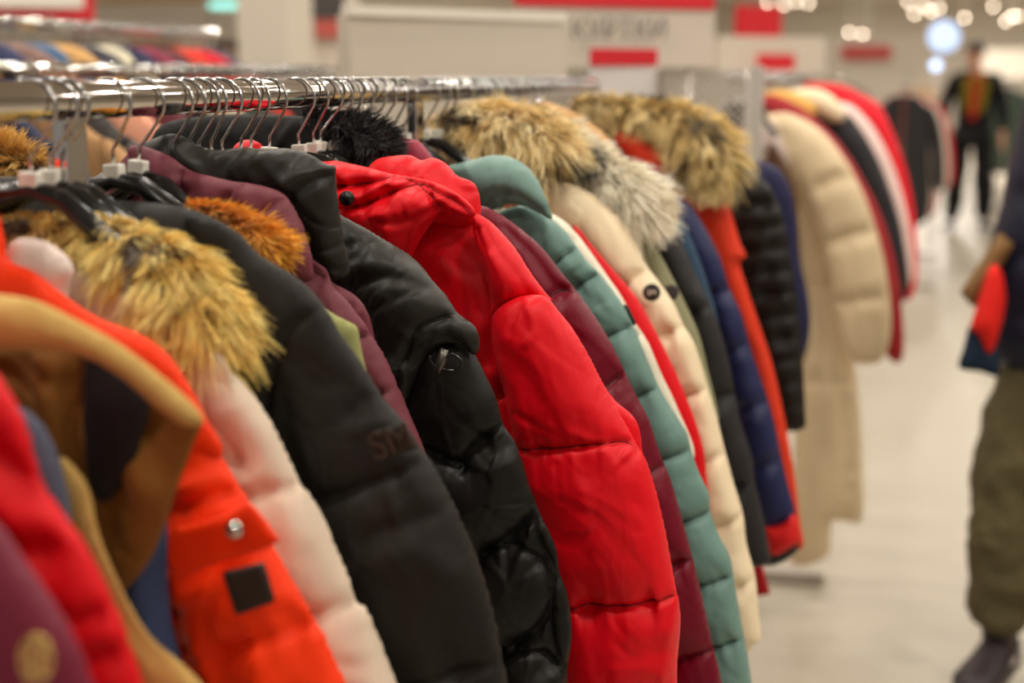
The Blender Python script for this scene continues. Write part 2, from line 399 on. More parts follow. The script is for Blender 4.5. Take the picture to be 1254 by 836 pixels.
hook_px = [58, 84, 98, 152, 193, 232, 246, 261, 272, 287, 314, 326, 347, 377, 397, 412, 424, 436, 450, 466, 480, 494, 506, 532, 545, 556, 574, 590, 598, 612, 620, 634, 642, 654, 662, 670, 680, 688, 696, 704, 712, 719]
rh = random.Random(5)
G1 = {0: 'steel hook hangers bunched at the near end of the front rail', 1: 'steel hook hangers with white clips left of the black collar', 2: 'steel hook hangers in sharp focus over the black collar', 3: 'steel hook hangers at the blurred far end of the front rail'}
LB1 = {0: 'blurred steel-hook hanger in the tight bunch at the near end of the front rail', 1: 'black plastic hanger with white size clip above the plum puffer collar',
       2: 'steel-hook hanger on the front rail above the black turned-down collar', 3: 'steel-hook hanger among the glinting hooks at the far end of the front rail'}
for i, hx in enumerate(hook_px):
    p = atx(hx+4, 118, RX+.018); k = 0 if i < 3 else 1 if i < 5 else 2 if i < 14 else 3
    make_hanger(RX, p[1], RZ, RR, rh.uniform(-.05, .12), rh.uniform(-.25, .25), LB1[k], G1[k])

def garment(name, label, cat, Y, X=RX, group=None, z=1.33):
    return thing(name, label, cat, (X, Y, z), 0, group)

# ------------------------------------------------------------------ jackets on the front rail, near to far
def under(parent, Y, m, hem=.55, half=.165, top=1.285, T=.018, sleeve=True, X=RX, sl=.52):
    """the garment's body and far sleeve, mostly hidden between its neighbours"""
    o = [(X-.06, top), (X+.06, top), (X+half*.72, top-.035), (X+half, top-.085), (X+half*.98, top-.3), (X+half*1.02, hem+.1), (X+half*.96, hem), (X, hem-.01),
         (X-half*.96, hem), (X-half*1.02, hem+.1), (X-half*.98, top-.3), (X-half, top-.085), (X-half*.72, top-.035)]
    pillow('body', o, Y+.004, T, m, parent, res=.010, px=False, wr=.8, it=90, seams=[[(X-half, z), (X, z-.01), (X+half, z)] for z in np.arange(hem+.13, top-.2, .14)], quilt=.3)
    if sleeve:
        zt = top-.05
        o = [(X-half*.9, zt), (X-half*1.25, zt-.07), (X-half*1.55, zt-.25), (X-half*1.62, zt-sl), (X-half*1.2, zt-sl-.01), (X-half*1.0, zt-.25), (X-half*.85, zt-.12)]
        pillow('sleeve', o, Y-.004, T*1.1, m, parent, res=.010, px=False, wr=.8, it=90)

# 0 plum coat at the corner
plum = cloth('plum_leatherette', (118, 34, 56), .42, b=.002)
J = garment('coat', 'plum coat at the near left corner with a gold emblem', 'coat', .60)
pillow('sleeve', [(-330, 520), (-120, 560), (-20, 625), (30, 690), (68, 745), (98, 800), (122, 870), (150, 960), (170, 1080), (-300, 1080)], .60, .03, plum, J, wr=.5)
gold = mat('gold_metal', (222, 190, 120), .22, 1.0)
e = MB()
for dx, dy, rr in ((-2, -20, 7), (10, -10, 7), (-10, -4, 7), (4, 4, 8), (-6, 14, 7), (10, 20, 6)):
    p = aty(44+dx, 806+dy, .565); e.ball(p, (.0028, .0018, .0030), 12, 8)
e.tube([aty(44+19*math.cos(a), 806+28*math.sin(a), .568) for a in np.linspace(0, 2*math.pi, 30)], .0011, 8)
o = e.build('emblem', gold, J); o['label'] = 'gold metal emblem'

# 1 red sleeve
red1 = cloth('scarlet_nylon', (224, 0, 18), .45)
J = garment('padded_jacket', 'bright red padded jacket at the left edge beside the plum coat', 'jacket', .68)
pillow('sleeve', [(-260, 360), (-100, 385), (-30, 430), (4, 470), (30, 520), (48, 580), (62, 612), (100, 662), (128, 715), (150, 765), (166, 815), (180, 870), (215, 1000), (60, 1080), (-240, 1060)], .68, .032, red1, J, wr=1.3,
       folds=[([(-10, 545), (20, 565), (50, 590)], -.012, .010), ([(0, 640), (25, 660), (60, 665)], -.014, .012), ([(60, 738), (95, 752), (130, 745)], -.009, .006), ([(95, 815), (120, 800), (150, 795)], -.010, .007), ([(5, 600), (40, 640)], .006, .014)])
slate = cloth('slate_fabric', (84, 92, 112), .6)
J = garment('jacket', 'slate blue jacket edge showing between the red and mustard ones', 'jacket', .725)
pillow('sleeve', [(-100, 470), (-20, 480), (20, 495), (48, 515), (68, 552), (82, 602), (88, 645), (92, 700), (90, 900), (-80, 900)], .725, .018, slate, J)

# 2 mustard hooded parka
must = cloth('mustard_canvas', (196, 160, 92), .75, sheen=.1); mustd = cloth('brown_lining', (128, 82, 30), .7, sheen=.1)
J = garment('parka', 'mustard brown parka with wide tan hood rim and brown lining', 'jacket', .775)
pillow('hood_rim', [(-140, 350), (-60, 352), (0, 360), (45, 368), (95, 392), (145, 420), (195, 458), (232, 490), (250, 512), (243, 522), (222, 520), (190, 498), (150, 463), (110, 440), (60, 430), (0, 432), (-140, 430)], .765, .018, must, J, wr=.7, res=.004)
pillow('lining', [(-140, 400), (0, 400), (110, 410), (190, 460), (244, 510), (236, 545), (216, 600), (198, 655), (178, 695), (150, 725), (110, 760), (-140, 800)], .80, .014, mustd, J, wr=1.8,
       folds=[([(104, 430), (100, 520), (108, 620)], -.014, .007), ([(70, 440), (84, 520), (86, 600)], .010, .012), ([(185, 500), (150, 560), (135, 640)], -.012, .012), ([(150, 540), (190, 600)], .008, .012)])
pillow('front_edge', [(70, 560), (98, 580), (112, 610), (120, 650), (140, 700), (160, 742), (185, 780), (215, 806), (246, 836), (290, 900), (320, 1000), (150, 1000), (150, 830), (110, 700), (70, 640)], .755, .016, must, J, wr=.6,
       folds=[([(125, 680), (160, 755), (200, 800)], -.007, .005)])
darkin = cloth('hood_shade_cloth', (26, 20, 22), .7)
pillow('hood_shade', [(106, 428), (145, 446), (180, 482), (176, 530), (152, 590), (122, 615), (104, 560)], .789, .010, darkin, J, wr=.4)  # dark sheet standing in for the deep shade inside the hood
denim = cloth('navy_denim', (52, 66, 100), .7)
J = garment('jacket', 'navy denim jacket deep between the mustard and orange parkas', 'jacket', .83)
pillow('sleeve', [(60, 560), (190, 560), (205, 640), (204, 720), (216, 800), (250, 870), (240, 1000), (80, 1000)], .825, .018, denim, J, wr=1, folds=[([(182, 690), (192, 760), (206, 800)], .008, .008)])

# 3 orange parka
orng = cloth('orange_nylon', (255, 58, 0), .5, sheen=.25)
J = garment('parka', 'orange parka with flap pocket and black square patch', 'jacket', .86)
pillow('hood', [(-160, 235), (-20, 250), (4, 285), (10, 318), (40, 332), (74, 358), (118, 388), (168, 408), (204, 432), (232, 472), (252, 510), (270, 560), (180, 580), (-160, 580)], .865, .020, orng, J, wr=.9)
pillow('sleeve', [(222, 490), (240, 492), (257, 528), (276, 568), (300, 606), (322, 648), (345, 690), (372, 735), (396, 778), (412, 815), (428, 850), (470, 980), (330, 1010), (255, 890), (222, 800), (196, 740), (186, 680), (190, 620), (205, 560)], .868, .030, orng, J, wr=1.3,
       seams=[[(205, 800), (250, 798), (310, 778), (360, 765), (402, 755)], [(190, 655), (212, 700), (232, 760), (236, 800)]], quilt=.35,
       folds=[([(196, 632), (235, 612), (280, 600), (305, 606)], -.008, .006), ([(240, 590), (290, 575)], .006, .008), ([(330, 790), (350, 830)], .006, .01)])
fl = aty(0, 0, 1)
pillow('pocket_flap', [(187, 652), (187, 652), (215, 645), (262, 634), (302, 616), (306, 615), (322, 632), (342, 660), (342, 662), (320, 674), (280, 684), (225, 706), (214, 706), (202, 684)], .832, .0045, orng, J, wr=.5, res=.003, flat=.4)
blkp = mat('rubber_patch', (36, 34, 30), .6)
pillow('patch', [(272, 702), (273, 700), (322, 688), (324, 689), (337, 734), (336, 737), (291, 753), (288, 752)], .829, .0016, blkp, J, wr=0, res=.003, flat=.8, smooth=False)['label'] = 'black square patch'
p = aty(287, 648, .822)
MB().disc(p, (0.15, -1, .1), .0062, .004).ball(p+np.array([0, -.002, 0]), (.0042, .0025, .0042)).build('snap_button', CHROME, J)['label'] = 'shiny metal snap button'

# 4 beige puffer with golden fur
beig = cloth('beige_nylon', (224, 205, 184), .5)
J = garment('puffer_jacket', 'beige puffer jacket with thick golden fur hood trim', 'jacket', .92)
pillow('hood', [(-60, 300), (2, 312), (12, 298), (28, 291), (62, 298), (90, 326), (84, 352), (74, 380), (0, 400), (-60, 400)], .880, .013, cloth('pink_beige_lining', (226, 208, 200), .6), J, wr=.4)
pillow('sleeve', [(236, 440), (282, 455), (308, 482), (330, 515), (346, 548), (362, 580), (369, 594), (378, 606), (396, 640), (412, 675), (428, 712), (436, 736), (448, 746), (462, 780), (478, 824), (505, 900), (530, 1000), (390, 1010), (320, 860), (260, 700), (225, 580), (215, 480)], .925, .036, beig, J,
       seams=[[(262, 612), (300, 604), (340, 594), (372, 594)], [(340, 752), (385, 745), (410, 737), (438, 735)], [(250, 480), (262, 520), (300, 560)]], quilt=.45, wr=.8)
under(J, .915, beig, .62)
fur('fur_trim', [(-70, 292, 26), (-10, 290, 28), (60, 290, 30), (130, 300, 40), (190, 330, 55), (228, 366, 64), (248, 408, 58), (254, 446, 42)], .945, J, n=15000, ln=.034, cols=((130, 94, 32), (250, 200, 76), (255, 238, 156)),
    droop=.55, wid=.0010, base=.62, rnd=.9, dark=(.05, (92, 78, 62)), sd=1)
# 5 black parka with arm patch
blk1 = cloth('black_matte_nylon', (28, 24, 20), .5, b=.005)
J = garment('parka', 'big black parka with embossed letters on the sleeve', 'jacket', 1.0)
pillow('hood', [(-120, 220), (0, 216), (60, 222), (110, 240), (160, 246), (205, 250), (250, 262), (290, 285), (318, 318), (330, 350), (300, 440), (60, 440), (-120, 420)], 1.012, .022, cloth('grey_black_nylon', (44, 42, 40), .55), J, wr=1.1)
pillow('sleeve', [(225, 275), (255, 268), (290, 284), (318, 312), (348, 330), (378, 352), (402, 382), (418, 410), (440, 440), (466, 482), (496, 520), (513, 545), (524, 560), (536, 580), (560, 628), (584, 688), (604, 752), (618, 822), (640, 930), (640, 1010), (420, 1020), (330, 900), (280, 640), (260, 400)], 1.0, .042, blk1, J,
       seams=[[(340, 618), (385, 606), (440, 592), (490, 574), (526, 560)], [(430, 834), (480, 828), (540, 816), (615, 806)]], quilt=.35, wr=1.1, res=.0035,
       folds=[([(398, 376), (368, 396), (352, 440), (342, 500), (340, 560)], -.006, .004), ([(440, 500), (462, 480), (480, 490)], -.005, .006), ([(448, 520), (470, 512), (492, 505)], .004, .006), ([(440, 690), (520, 660), (570, 690)], .006, .012), ([(470, 640), (540, 620)], -.004, .008)])
under(J, 1.02, blk1, .55)
q = [(450, 531), (496, 516), (514, 548), (464, 563)]
pillow('arm_patch', [q[0], q[0], q[1], q[1], q[2], q[2], q[3], q[3]], .956, .0016, cloth('black_patch', (44, 42, 38), .45), J, res=.003, wr=0, flat=.8, smooth=False)
def text(name, s, center, right, up, size, m, parent, ext=.0006):
    """lettering as a mesh object"""
    cu = bpy.data.curves.new(name, 'FONT'); cu.body = s; cu.size = size; cu.extrude = ext; cu.align_x = 'CENTER'; cu.align_y = 'CENTER'
    tmp = bpy.data.objects.new(name+'_curve', cu); C.objects.link(tmp); bpy.context.view_layer.update()
    me = bpy.data.meshes.new_from_object(tmp.evaluated_get(bpy.context.evaluated_depsgraph_get())); bpy.data.objects.remove(tmp)
    me.materials.clear(); me.materials.append(m); o = bpy.data.objects.new(name, me); C.objects.link(o)
    r = Vector(right).normalized(); u = Vector(up); u = (u-r*u.dot(r)).normalized(); n = r.cross(u)
    off = parent_loc(parent) if parent is not None else Vector((0, 0, 0))
    if parent is not None: o.parent = parent
    o.matrix_basis = Matrix.Translation(Vector(center)-off) @ Matrix((r, u, n)).transposed().to_4x4()
    return o
c0 = aty(480, 541, .953); text('embossed_letters', 'SM', c0, aty(500, 534, .953)-aty(460, 548, .953), (-.25, 0, 1), .030, cloth('black_emboss', (66, 63, 58), .35), J)

# 6 olive jacket with orange fur
oliv = cloth('olive_cotton', (152, 154, 98), .75)
J = garment('jacket', 'olive green jacket with orange fur trim behind black parka', 'jacket', 1.07)
pillow('shoulder', [(270, 320), (312, 326), (345, 338), (378, 358), (405, 382), (428, 394), (438, 402), (442, 425), (450, 460), (470, 540), (300, 560)], 1.085, .022, oliv, J, wr=.5, folds=[([(400, 384), (424, 408), (428, 440)], -.004, .003)])
under(J, 1.09, oliv, .7)
fur('fur_trim', [(226, 258, 9), (260, 262, 13), (292, 278, 20), (320, 300, 24), (338, 314, 18)], 1.075, J, n=6000, ln=.026, cols=((190, 108, 10), (240, 158, 20), (252, 192, 60)), droop=.2, flow=.7, wid=.0009, rnd=.5, sd=2)

# 7 mauve puffer
mauv = cloth('mauve_nylon', (112, 50, 62), .48)
J = garment('puffer_jacket', 'dusky plum puffer jacket with quilted collar', 'jacket', 1.16)
pillow('collar_back', [(60, 330), (105, 262), (132, 222), (150, 195), (166, 181), (180, 178), (196, 190), (203, 215), (205, 270), (180, 340)], 1.16, .016, mauv, J, wr=.8, folds=[([(158, 190), (168, 225), (172, 262)], -.005, .003)])
pillow('collar', [(166, 182), (182, 178), (212, 190), (236, 208), (262, 216), (285, 222), (300, 224), (322, 229), (344, 240), (357, 262), (368, 292), (376, 322), (374, 345), (345, 345), (300, 320), (262, 300), (220, 290), (190, 270), (176, 220)], 1.128, .020, mauv, J, lean=.15,
       seams=[[(228, 210), (232, 240), (230, 280)], [(298, 224), (284, 240), (276, 262), (280, 300)]], quilt=.4, wr=1.0, res=.0026,
       folds=[([(345, 242), (330, 258), (300, 268), (288, 272)], -.006, .004), ([(362, 280), (330, 275), (300, 285)], .005, .005), ([(285, 226), (310, 230)], -.003, .002)])
pillow('sleeve', [(340, 290), (368, 300), (384, 318), (400, 330), (408, 350), (428, 372), (448, 398), (455, 410), (470, 436), (486, 472), (498, 505), (520, 560), (540, 640), (470, 700), (400, 560), (360, 420), (330, 340)], 1.17, .030, mauv, J,
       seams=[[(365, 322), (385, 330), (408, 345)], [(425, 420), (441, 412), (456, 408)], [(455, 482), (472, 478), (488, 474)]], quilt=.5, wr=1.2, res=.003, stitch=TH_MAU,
       folds=[([(370, 330), (395, 350)], -.004, .003), ([(436, 425), (450, 470)], -.003, .003)])
under(J, 1.18, mauv, .62)

# 8 black jacket with fold-down collar
blk2 = cloth('black_silky_nylon', (37, 34, 30), .38, sheen=.1, b=.005); blk3 = cloth('black_quilted_nylon', (24, 21, 18), .36, sheen=.1, b=.004)
J = garment('puffer_jacket', 'black puffer jacket with turned-down collar and cord toggle', 'jacket', 1.27)
pillow('collar', [(186, 190), (200, 172), (222, 163), (236, 165), (252, 176), (272, 183), (300, 180), (322, 183), (345, 182), (368, 188), (390, 202), (400, 206), (400, 228), (404, 262), (410, 300), (416, 338), (400, 346), (385, 330), (360, 280), (330, 240), (280, 240), (232, 225), (200, 210)], 1.165, .024, blk2, J, lean=.30,
       wr=2.2, res=.0026, wsc=.03, wdir=1.1, folds=[([(405, 208), (382, 222), (360, 240), (345, 262)], -.009, .005), ([(398, 206), (372, 214), (350, 232)], .006, .005), ([(226, 166), (232, 190), (245, 215)], -.007, .004), ([(240, 180), (262, 205), (275, 225)], .005, .005), ([(300, 185), (290, 205), (298, 230)], -.006, .005), ([(330, 186), (318, 205), (322, 228)], .005, .005), ([(360, 190), (352, 210)], -.005, .004)])
pillow('shoulder', [(370, 262), (405, 258), (422, 266), (448, 280), (474, 296), (500, 312), (522, 336), (542, 358), (556, 378), (566, 388), (580, 398), (587, 414), (586, 430), (578, 434), (566, 424), (548, 420), (530, 428), (518, 446), (506, 478), (496, 515), (484, 500), (455, 430), (420, 370), (385, 320)], 1.262, .040, blk2, J,
       seams=[[(562, 386), (544, 388), (524, 396), (508, 424), (496, 450), (486, 478)]], quilt=.25, stitch=TH_BLK, wr=1.5, res=.0026, wdir=-.5,
       folds=[([(430, 300), (470, 292), (500, 315)], -.005, .005), ([(440, 345), (490, 335), (540, 355)], -.006, .005), ([(430, 325), (480, 318), (520, 330)], .004, .006), ([(470, 372), (520, 352)], -.004, .004), ([(575, 428), (560, 412), (540, 410), (522, 422), (508, 446)], -.006, .0035)])
pillow('sleeve', [(500, 420), (540, 412), (572, 420), (584, 438), (596, 462), (608, 488), (616, 518), (630, 540), (640, 566), (650, 600), (664, 634), (680, 668), (685, 700), (696, 732), (700, 780), (695, 836), (706, 960), (690, 1010), (520, 1010), (500, 820), (492, 640), (484, 560), (488, 480)], 1.275, .040, blk3, J, res=.0025,
       seams=[[(486, 536), (520, 543), (545, 553), (568, 563), (584, 546), (600, 532), (616, 516)], [(568, 563), (574, 570)], [(616, 516), (632, 546), (648, 590), (654, 622), (662, 660), (677, 690), (679, 716), (676, 752), (682, 790), (697, 822)],
              [(590, 688), (604, 668), (626, 654), (644, 640), (653, 618)], [(590, 688), (606, 668), (630, 664), (656, 676), (672, 700), (677, 730), (668, 756), (650, 772), (630, 786)], [(612, 806), (628, 796), (650, 791), (672, 797), (690, 820)], [(500, 700), (545, 690), (590, 688)], [(520, 805), (575, 798), (630, 786)]],
       quilt=.7, wr=.7, pucker=.8, crease=.5, stitch=TH_BLK)
under(J, 1.30, blk3, .6)
t = MB().tube([aty(544, 428, 1.215), aty(541, 440, 1.212), aty(536, 455, 1.212)], [.0038, .0042, .0046], 12).build('cord_toggle', mat('gunmetal', (95, 92, 88), .3, .8), J); t['label'] = 'grey metal cord toggle'
lp = smooth_open([aty(x, y, 1.213)[:3] for x, y in ((541, 442), (552, 434), (562, 438), (565, 447), (558, 454), (545, 452), (536, 450), (528, 443), (526, 436))], 5)
MB().tube(lp, .0011, 8).build('elastic_cord', BLKPL, J)

# 9 red puffer
red2 = cloth('red_nylon', (228, 2, 24), .42, sheen=.1, b=.0045)
J = garment('puffer_jacket', 'large bright red puffer jacket with quilted hood in sharp focus', 'jacket', 1.41)
pillow('hood_roll', [(448, 212), (460, 196), (480, 191), (502, 190), (516, 196), (530, 193), (546, 200), (560, 215), (580, 224), (588, 244), (586, 268), (560, 280), (500, 260), (450, 240)], 1.425, .030, red2, J, res=.003, wr=1.5,
       folds=[([(508, 194), (505, 212), (510, 228)], -.008, .005), ([(530, 195), (520, 210)], -.005, .004), ([(555, 225), (580, 235)], -.005, .004)])
pillow('hood', [(340, 200), (376, 197), (400, 195), (428, 200), (455, 206), (476, 212), (500, 216), (528, 222), (552, 232), (572, 246), (583, 262), (570, 266), (545, 258), (530, 272), (514, 294), (500, 318), (478, 310), (450, 286), (420, 268), (390, 250), (350, 230)], 1.39, .034, red2, J, res=.0026,
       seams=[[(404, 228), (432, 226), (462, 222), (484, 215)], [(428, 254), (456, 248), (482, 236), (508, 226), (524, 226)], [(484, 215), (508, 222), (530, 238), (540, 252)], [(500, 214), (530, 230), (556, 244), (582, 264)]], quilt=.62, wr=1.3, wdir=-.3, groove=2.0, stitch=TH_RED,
       folds=[([(478, 268), (505, 270), (530, 258), (545, 252)], -.007, .004), ([(512, 266), (506, 288), (496, 310)], -.006, .004), ([(385, 222), (410, 228), (434, 226)], -.005, .003), ([(470, 262), (500, 256)], .004, .005), ([(424, 226), (428, 215), (432, 204)], -.004, .004)])
pillow('body', [(470, 300), (510, 270), (550, 256), (580, 260), (600, 274), (622, 296), (645, 330), (662, 362), (700, 400), (745, 480), (772, 506), (782, 522), (786, 548), (790, 620), (760, 900), (520, 940), (480, 700), (460, 400)], 1.43, .030, red2, J, res=.004, wr=.9,
       seams=[[(480, 470), (540, 474), (612, 478), (700, 480)], [(500, 640), (600, 645), (760, 640)]], quilt=.3,
       folds=[([(590, 275), (606, 320), (610, 380), (606, 440)], -.008, .007), ([(520, 300), (555, 330), (590, 400)], .004, .012), ([(598, 270), (625, 310), (655, 352)], -.004, .003)])
pillow('shoulder', [(580, 262), (596, 268), (612, 282), (632, 306), (650, 334), (668, 358), (676, 368), (660, 368), (644, 364), (626, 372), (612, 384), (602, 392), (600, 360), (592, 320), (580, 285)], 1.405, .022, red2, J, res=.0025, wr=1.2,
       folds=[([(596, 276), (618, 306), (640, 335), (650, 358)], -.003, .002), ([(588, 280), (602, 320), (604, 370)], -.006, .004), ([(610, 310), (624, 340), (622, 368)], .005, .005)])
pillow('sleeve', [(602, 392), (612, 376), (628, 366), (648, 361), (668, 363), (682, 378), (700, 402), (718, 430), (738, 470), (758, 506), (772, 530), (782, 548), (792, 566), (804, 604), (814, 648), (822, 690), (828, 722), (832, 740), (833, 770), (829, 836), (838, 940), (830, 1010), (690, 1010), (680, 860), (672, 720), (652, 630), (632, 546), (618, 480), (606, 430)], 1.385, .046, red2, J, res=.0025,
       seams=[[(625, 548), (670, 545), (715, 539), (750, 536), (772, 540), (786, 554)], [(670, 742), (710, 736), (760, 731), (831, 726)]], quilt=.42, wr=1.0, wdir=.9, pucker=1.3, groove=1.4, crease=.5, stitch=TH_RED,
       folds=[([(650, 366), (658, 385), (662, 402), (654, 414)], .005, .005), ([(640, 372), (632, 400)], -.003, .004), ([(640, 500), (680, 520)], -.003, .004), ([(815, 830), (822, 780), (830, 745)], .004, .004), ([(690, 560), (696, 600)], -.003, .005)])
under(J, 1.44, red2, .5)
p = aty(425, 243, 1.345); MB().disc(p, (.1, -1, .15), .0078, .005).ball(p+np.array([0, -.0015, 0]), (.0066, .004, .0066)).build('hood_button', BLKPL, J)['label'] = 'glossy black hood button'

# 9b black parka with black fur behind
J = garment('parka', 'black parka with black fur hood under the hooks', 'jacket', 1.50)
pillow('hood', [(190, 160), (250, 142), (310, 140), (365, 142), (410, 150), (440, 165), (470, 195), (500, 225), (430, 260), (260, 260), (190, 230)], 1.50, .020, cloth('black_dull_nylon', (16, 15, 15), .6), J, wr=1.2,
       folds=[([(365, 150), (350, 175), (340, 200)], .006, .005), ([(385, 150), (415, 172), (450, 195)], -.006, .005)])
fur('fur_trim', [(372, 142, 8), (400, 150, 13), (432, 162, 19), (460, 178, 20), (478, 196, 12)], 1.50, J, n=6000, ln=.03, cols=((6, 6, 6), (18, 17, 16), (34, 32, 30)), droop=.1, flow=.5, sd=3)
under(J, 1.51, blk3, .7)
J = garment('padded_jacket', 'small red collar tip peeking over the black collar', 'jacket', 1.33)
pillow('collar', [(286, 184), (291, 175), (302, 171), (314, 173), (322, 182), (325, 215), (286, 215)], 1.335, .012, red2, J, wr=1, res=.003)
under(J, 1.345, red2, .7, half=.10, T=.012, sleeve=False)

# 10 burgundy
burg = cloth('burgundy_nylon', (110, 6, 34), .36, b=.004)
J = garment('puffer_jacket', 'glossy burgundy puffer jacket between red and mint ones', 'jacket', 1.56)
pillow('collar', [(440, 185), (480, 168), (500, 170), (515, 174), (535, 200), (560, 230), (480, 240)], 1.56, .018, cloth('magenta_lining', (150, 40, 66), .4), J, wr=1.3)
pillow('sleeve', [(560, 250), (590, 252), (612, 262), (640, 282), (666, 306), (688, 334), (706, 356), (722, 378), (744, 412), (762, 448), (776, 478), (795, 515), (808, 555), (822, 590), (838, 645), (850, 690), (862, 740), (874, 795), (884, 836), (905, 960), (800, 980), (740, 760), (690, 560), (640, 400), (590, 310)], 1.54, .034, burg, J, res=.003,
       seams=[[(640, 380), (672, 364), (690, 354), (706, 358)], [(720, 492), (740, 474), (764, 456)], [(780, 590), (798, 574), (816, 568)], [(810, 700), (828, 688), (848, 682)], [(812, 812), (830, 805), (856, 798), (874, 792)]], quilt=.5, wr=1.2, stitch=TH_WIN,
       folds=[([(620, 275), (655, 310), (684, 350)], -.006, .004), ([(600, 285), (640, 330)], .005, .005)])
under(J, 1.57, burg, .55)

# 11 mint
mint = cloth('mint_nylon', (112, 146, 138), .38, b=.003)
J = garment('puffer_jacket', 'long mint green puffer jacket with smooth hood', 'jacket', 1.66)
pillow('hood', [(546, 206), (562, 200), (584, 194), (604, 190), (624, 192), (645, 204), (660, 224), (670, 246), (676, 268), (662, 262), (640, 252), (620, 250), (600, 258), (584, 250), (566, 226)], 1.635, .038, mint, J, res=.003, wr=1.2,
       folds=[([(596, 250), (618, 236), (642, 240), (668, 262)], -.010, .006), ([(626, 235), (618, 252)], -.005, .004)])
pillow('sleeve', [(606, 270), (632, 252), (656, 256), (674, 266), (690, 280), (704, 298), (718, 318), (734, 334), (748, 352), (762, 372), (774, 396), (786, 424), (796, 448), (806, 472), (820, 496), (834, 518), (842, 532), (846, 550), (856, 578), (868, 604), (870, 626), (880, 654), (894, 682), (898, 703), (904, 740), (911, 778), (917, 810), (922, 850), (935, 960), (935, 1010), (850, 1010), (840, 836), (822, 760), (806, 690), (790, 620), (776, 540), (745, 460), (712, 405), (684, 358), (650, 318)], 1.66, .038, mint, J, res=.003,
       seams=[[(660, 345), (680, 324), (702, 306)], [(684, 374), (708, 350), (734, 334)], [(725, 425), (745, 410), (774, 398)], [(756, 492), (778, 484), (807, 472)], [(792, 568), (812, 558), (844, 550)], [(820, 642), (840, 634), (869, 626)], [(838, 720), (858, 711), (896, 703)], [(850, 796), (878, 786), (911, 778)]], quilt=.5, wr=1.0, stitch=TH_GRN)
under(J, 1.68, mint, .5)

# 12 white, 13 red slivers
whit = cloth('offwhite_nylon', (232, 224, 204), .5)
J = garment('puffer_jacket', 'off-white puffer sleeve with black tag next to mint jacket', 'jacket', 1.75)
pillow('sleeve', [(640, 250), (668, 258), (690, 270), (708, 288), (726, 312), (744, 338), (762, 364), (776, 392), (794, 420), (810, 458), (830, 500), (850, 560), (800, 560), (700, 420)], 1.75, .028, whit, J, seams=[[(740, 420), (765, 412), (790, 410)], [(690, 300), (706, 292), (722, 300)]], wr=.9)
pillow('tag', [(762, 374), (768, 372), (780, 396), (774, 400)], 1.715, .0015, blkp, J, res=.003, wr=0, smooth=False, flat=.6)['label'] = 'small black tag'
under(J, 1.787, whit, .6)
J = garment('padded_jacket', 'narrow red jacket strip between off-white and cream puffers', 'jacket', 1.82)
pillow('sleeve', [(700, 280), (728, 304), (752, 332), (778, 362), (800, 400), (822, 444), (842, 490), (856, 530), (864, 570), (862, 640), (800, 660), (740, 420)], 1.82, .024, red1, J, wr=.6)
under(J, 1.84, red1, .6)

# 14 cream puffer
crm = cloth('cream_nylon', (243, 224, 190), .45)
J = garment('puffer_jacket', 'cream puffer jacket with round black badge and golden fur', 'jacket', 1.91)
pillow('hood', [(628, 222), (655, 216), (680, 220), (705, 228), (730, 246), (760, 275), (740, 300), (690, 290), (650, 262)], 1.895, .030, crm, J, res=.004, wr=1, folds=[([(670, 240), (700, 236), (730, 258)], -.006, .005)])
pillow('sleeve', [(664, 236), (696, 226), (722, 236), (744, 252), (764, 274), (780, 300), (790, 322), (806, 344), (824, 370), (836, 396), (850, 420), (860, 450), (867, 474), (878, 512), (888, 552), (898, 590), (910, 630), (914, 665), (925, 706), (928, 740), (931, 768), (932, 782), (922, 788), (916, 800), (890, 800), (868, 700), (850, 600), (830, 500), (800, 430), (765, 365), (720, 300)], 1.90, .040, crm, J, res=.004,
       seams=[[(752, 366), (770, 346), (788, 332)], [(790, 424), (812, 408), (838, 398)], [(815, 492), (838, 482), (868, 474)], [(840, 572), (860, 562), (888, 552)], [(856, 648), (878, 639), (911, 630)], [(880, 724), (902, 713), (926, 706)]], quilt=.5, wr=.7)
under(J, 1.93, crm, .55)
p = aty(798, 358, 1.85); MB().disc(p, (.25, -1, 0), .0118, .004).build('badge', blkp, J)['label'] = 'round black sleeve badge'
text('badge_letters', 'SM', p+np.array([.0006, -.0032, 0]), (1, .25, 0), (0, 0, 1), .010, whit, J)
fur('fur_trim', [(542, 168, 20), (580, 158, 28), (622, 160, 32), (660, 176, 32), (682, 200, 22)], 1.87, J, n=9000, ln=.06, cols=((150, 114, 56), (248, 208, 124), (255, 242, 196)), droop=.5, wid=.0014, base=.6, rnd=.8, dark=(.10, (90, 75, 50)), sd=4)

# 15 white fur + olive
oli2 = cloth('khaki_cotton', (142, 140, 108), .75)
J = garment('parka', 'khaki parka with long cream-white fur hood and dark badge', 'jacket', 2.0)
pillow('sleeve', [(740, 240), (770, 258), (792, 284), (812, 318), (830, 352), (846, 386), (856, 410), (866, 450), (880, 520), (850, 520), (790, 350)], 2.0, .026, oli2, J, res=.005, wr=.7)
p = aty(822, 358, 1.965); MB().disc(p, (.25, -1, 0), .011, .004).build('badge', cloth('dark_badge', (66, 58, 62), .5), J)
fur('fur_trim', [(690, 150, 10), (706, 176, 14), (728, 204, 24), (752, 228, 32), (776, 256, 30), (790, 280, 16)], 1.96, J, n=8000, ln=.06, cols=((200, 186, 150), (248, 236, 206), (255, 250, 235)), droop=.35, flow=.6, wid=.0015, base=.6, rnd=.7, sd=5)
fur('hood_lining', [(696, 180, 6), (714, 194, 9), (726, 206, 6)], 1.93, J, n=1200, ln=.026, cols=((20, 20, 20), (52, 52, 50), (120, 118, 110)), droop=.3, flow=.6, wid=.0014, sd=6)['label'] = 'dark grey fur patch'
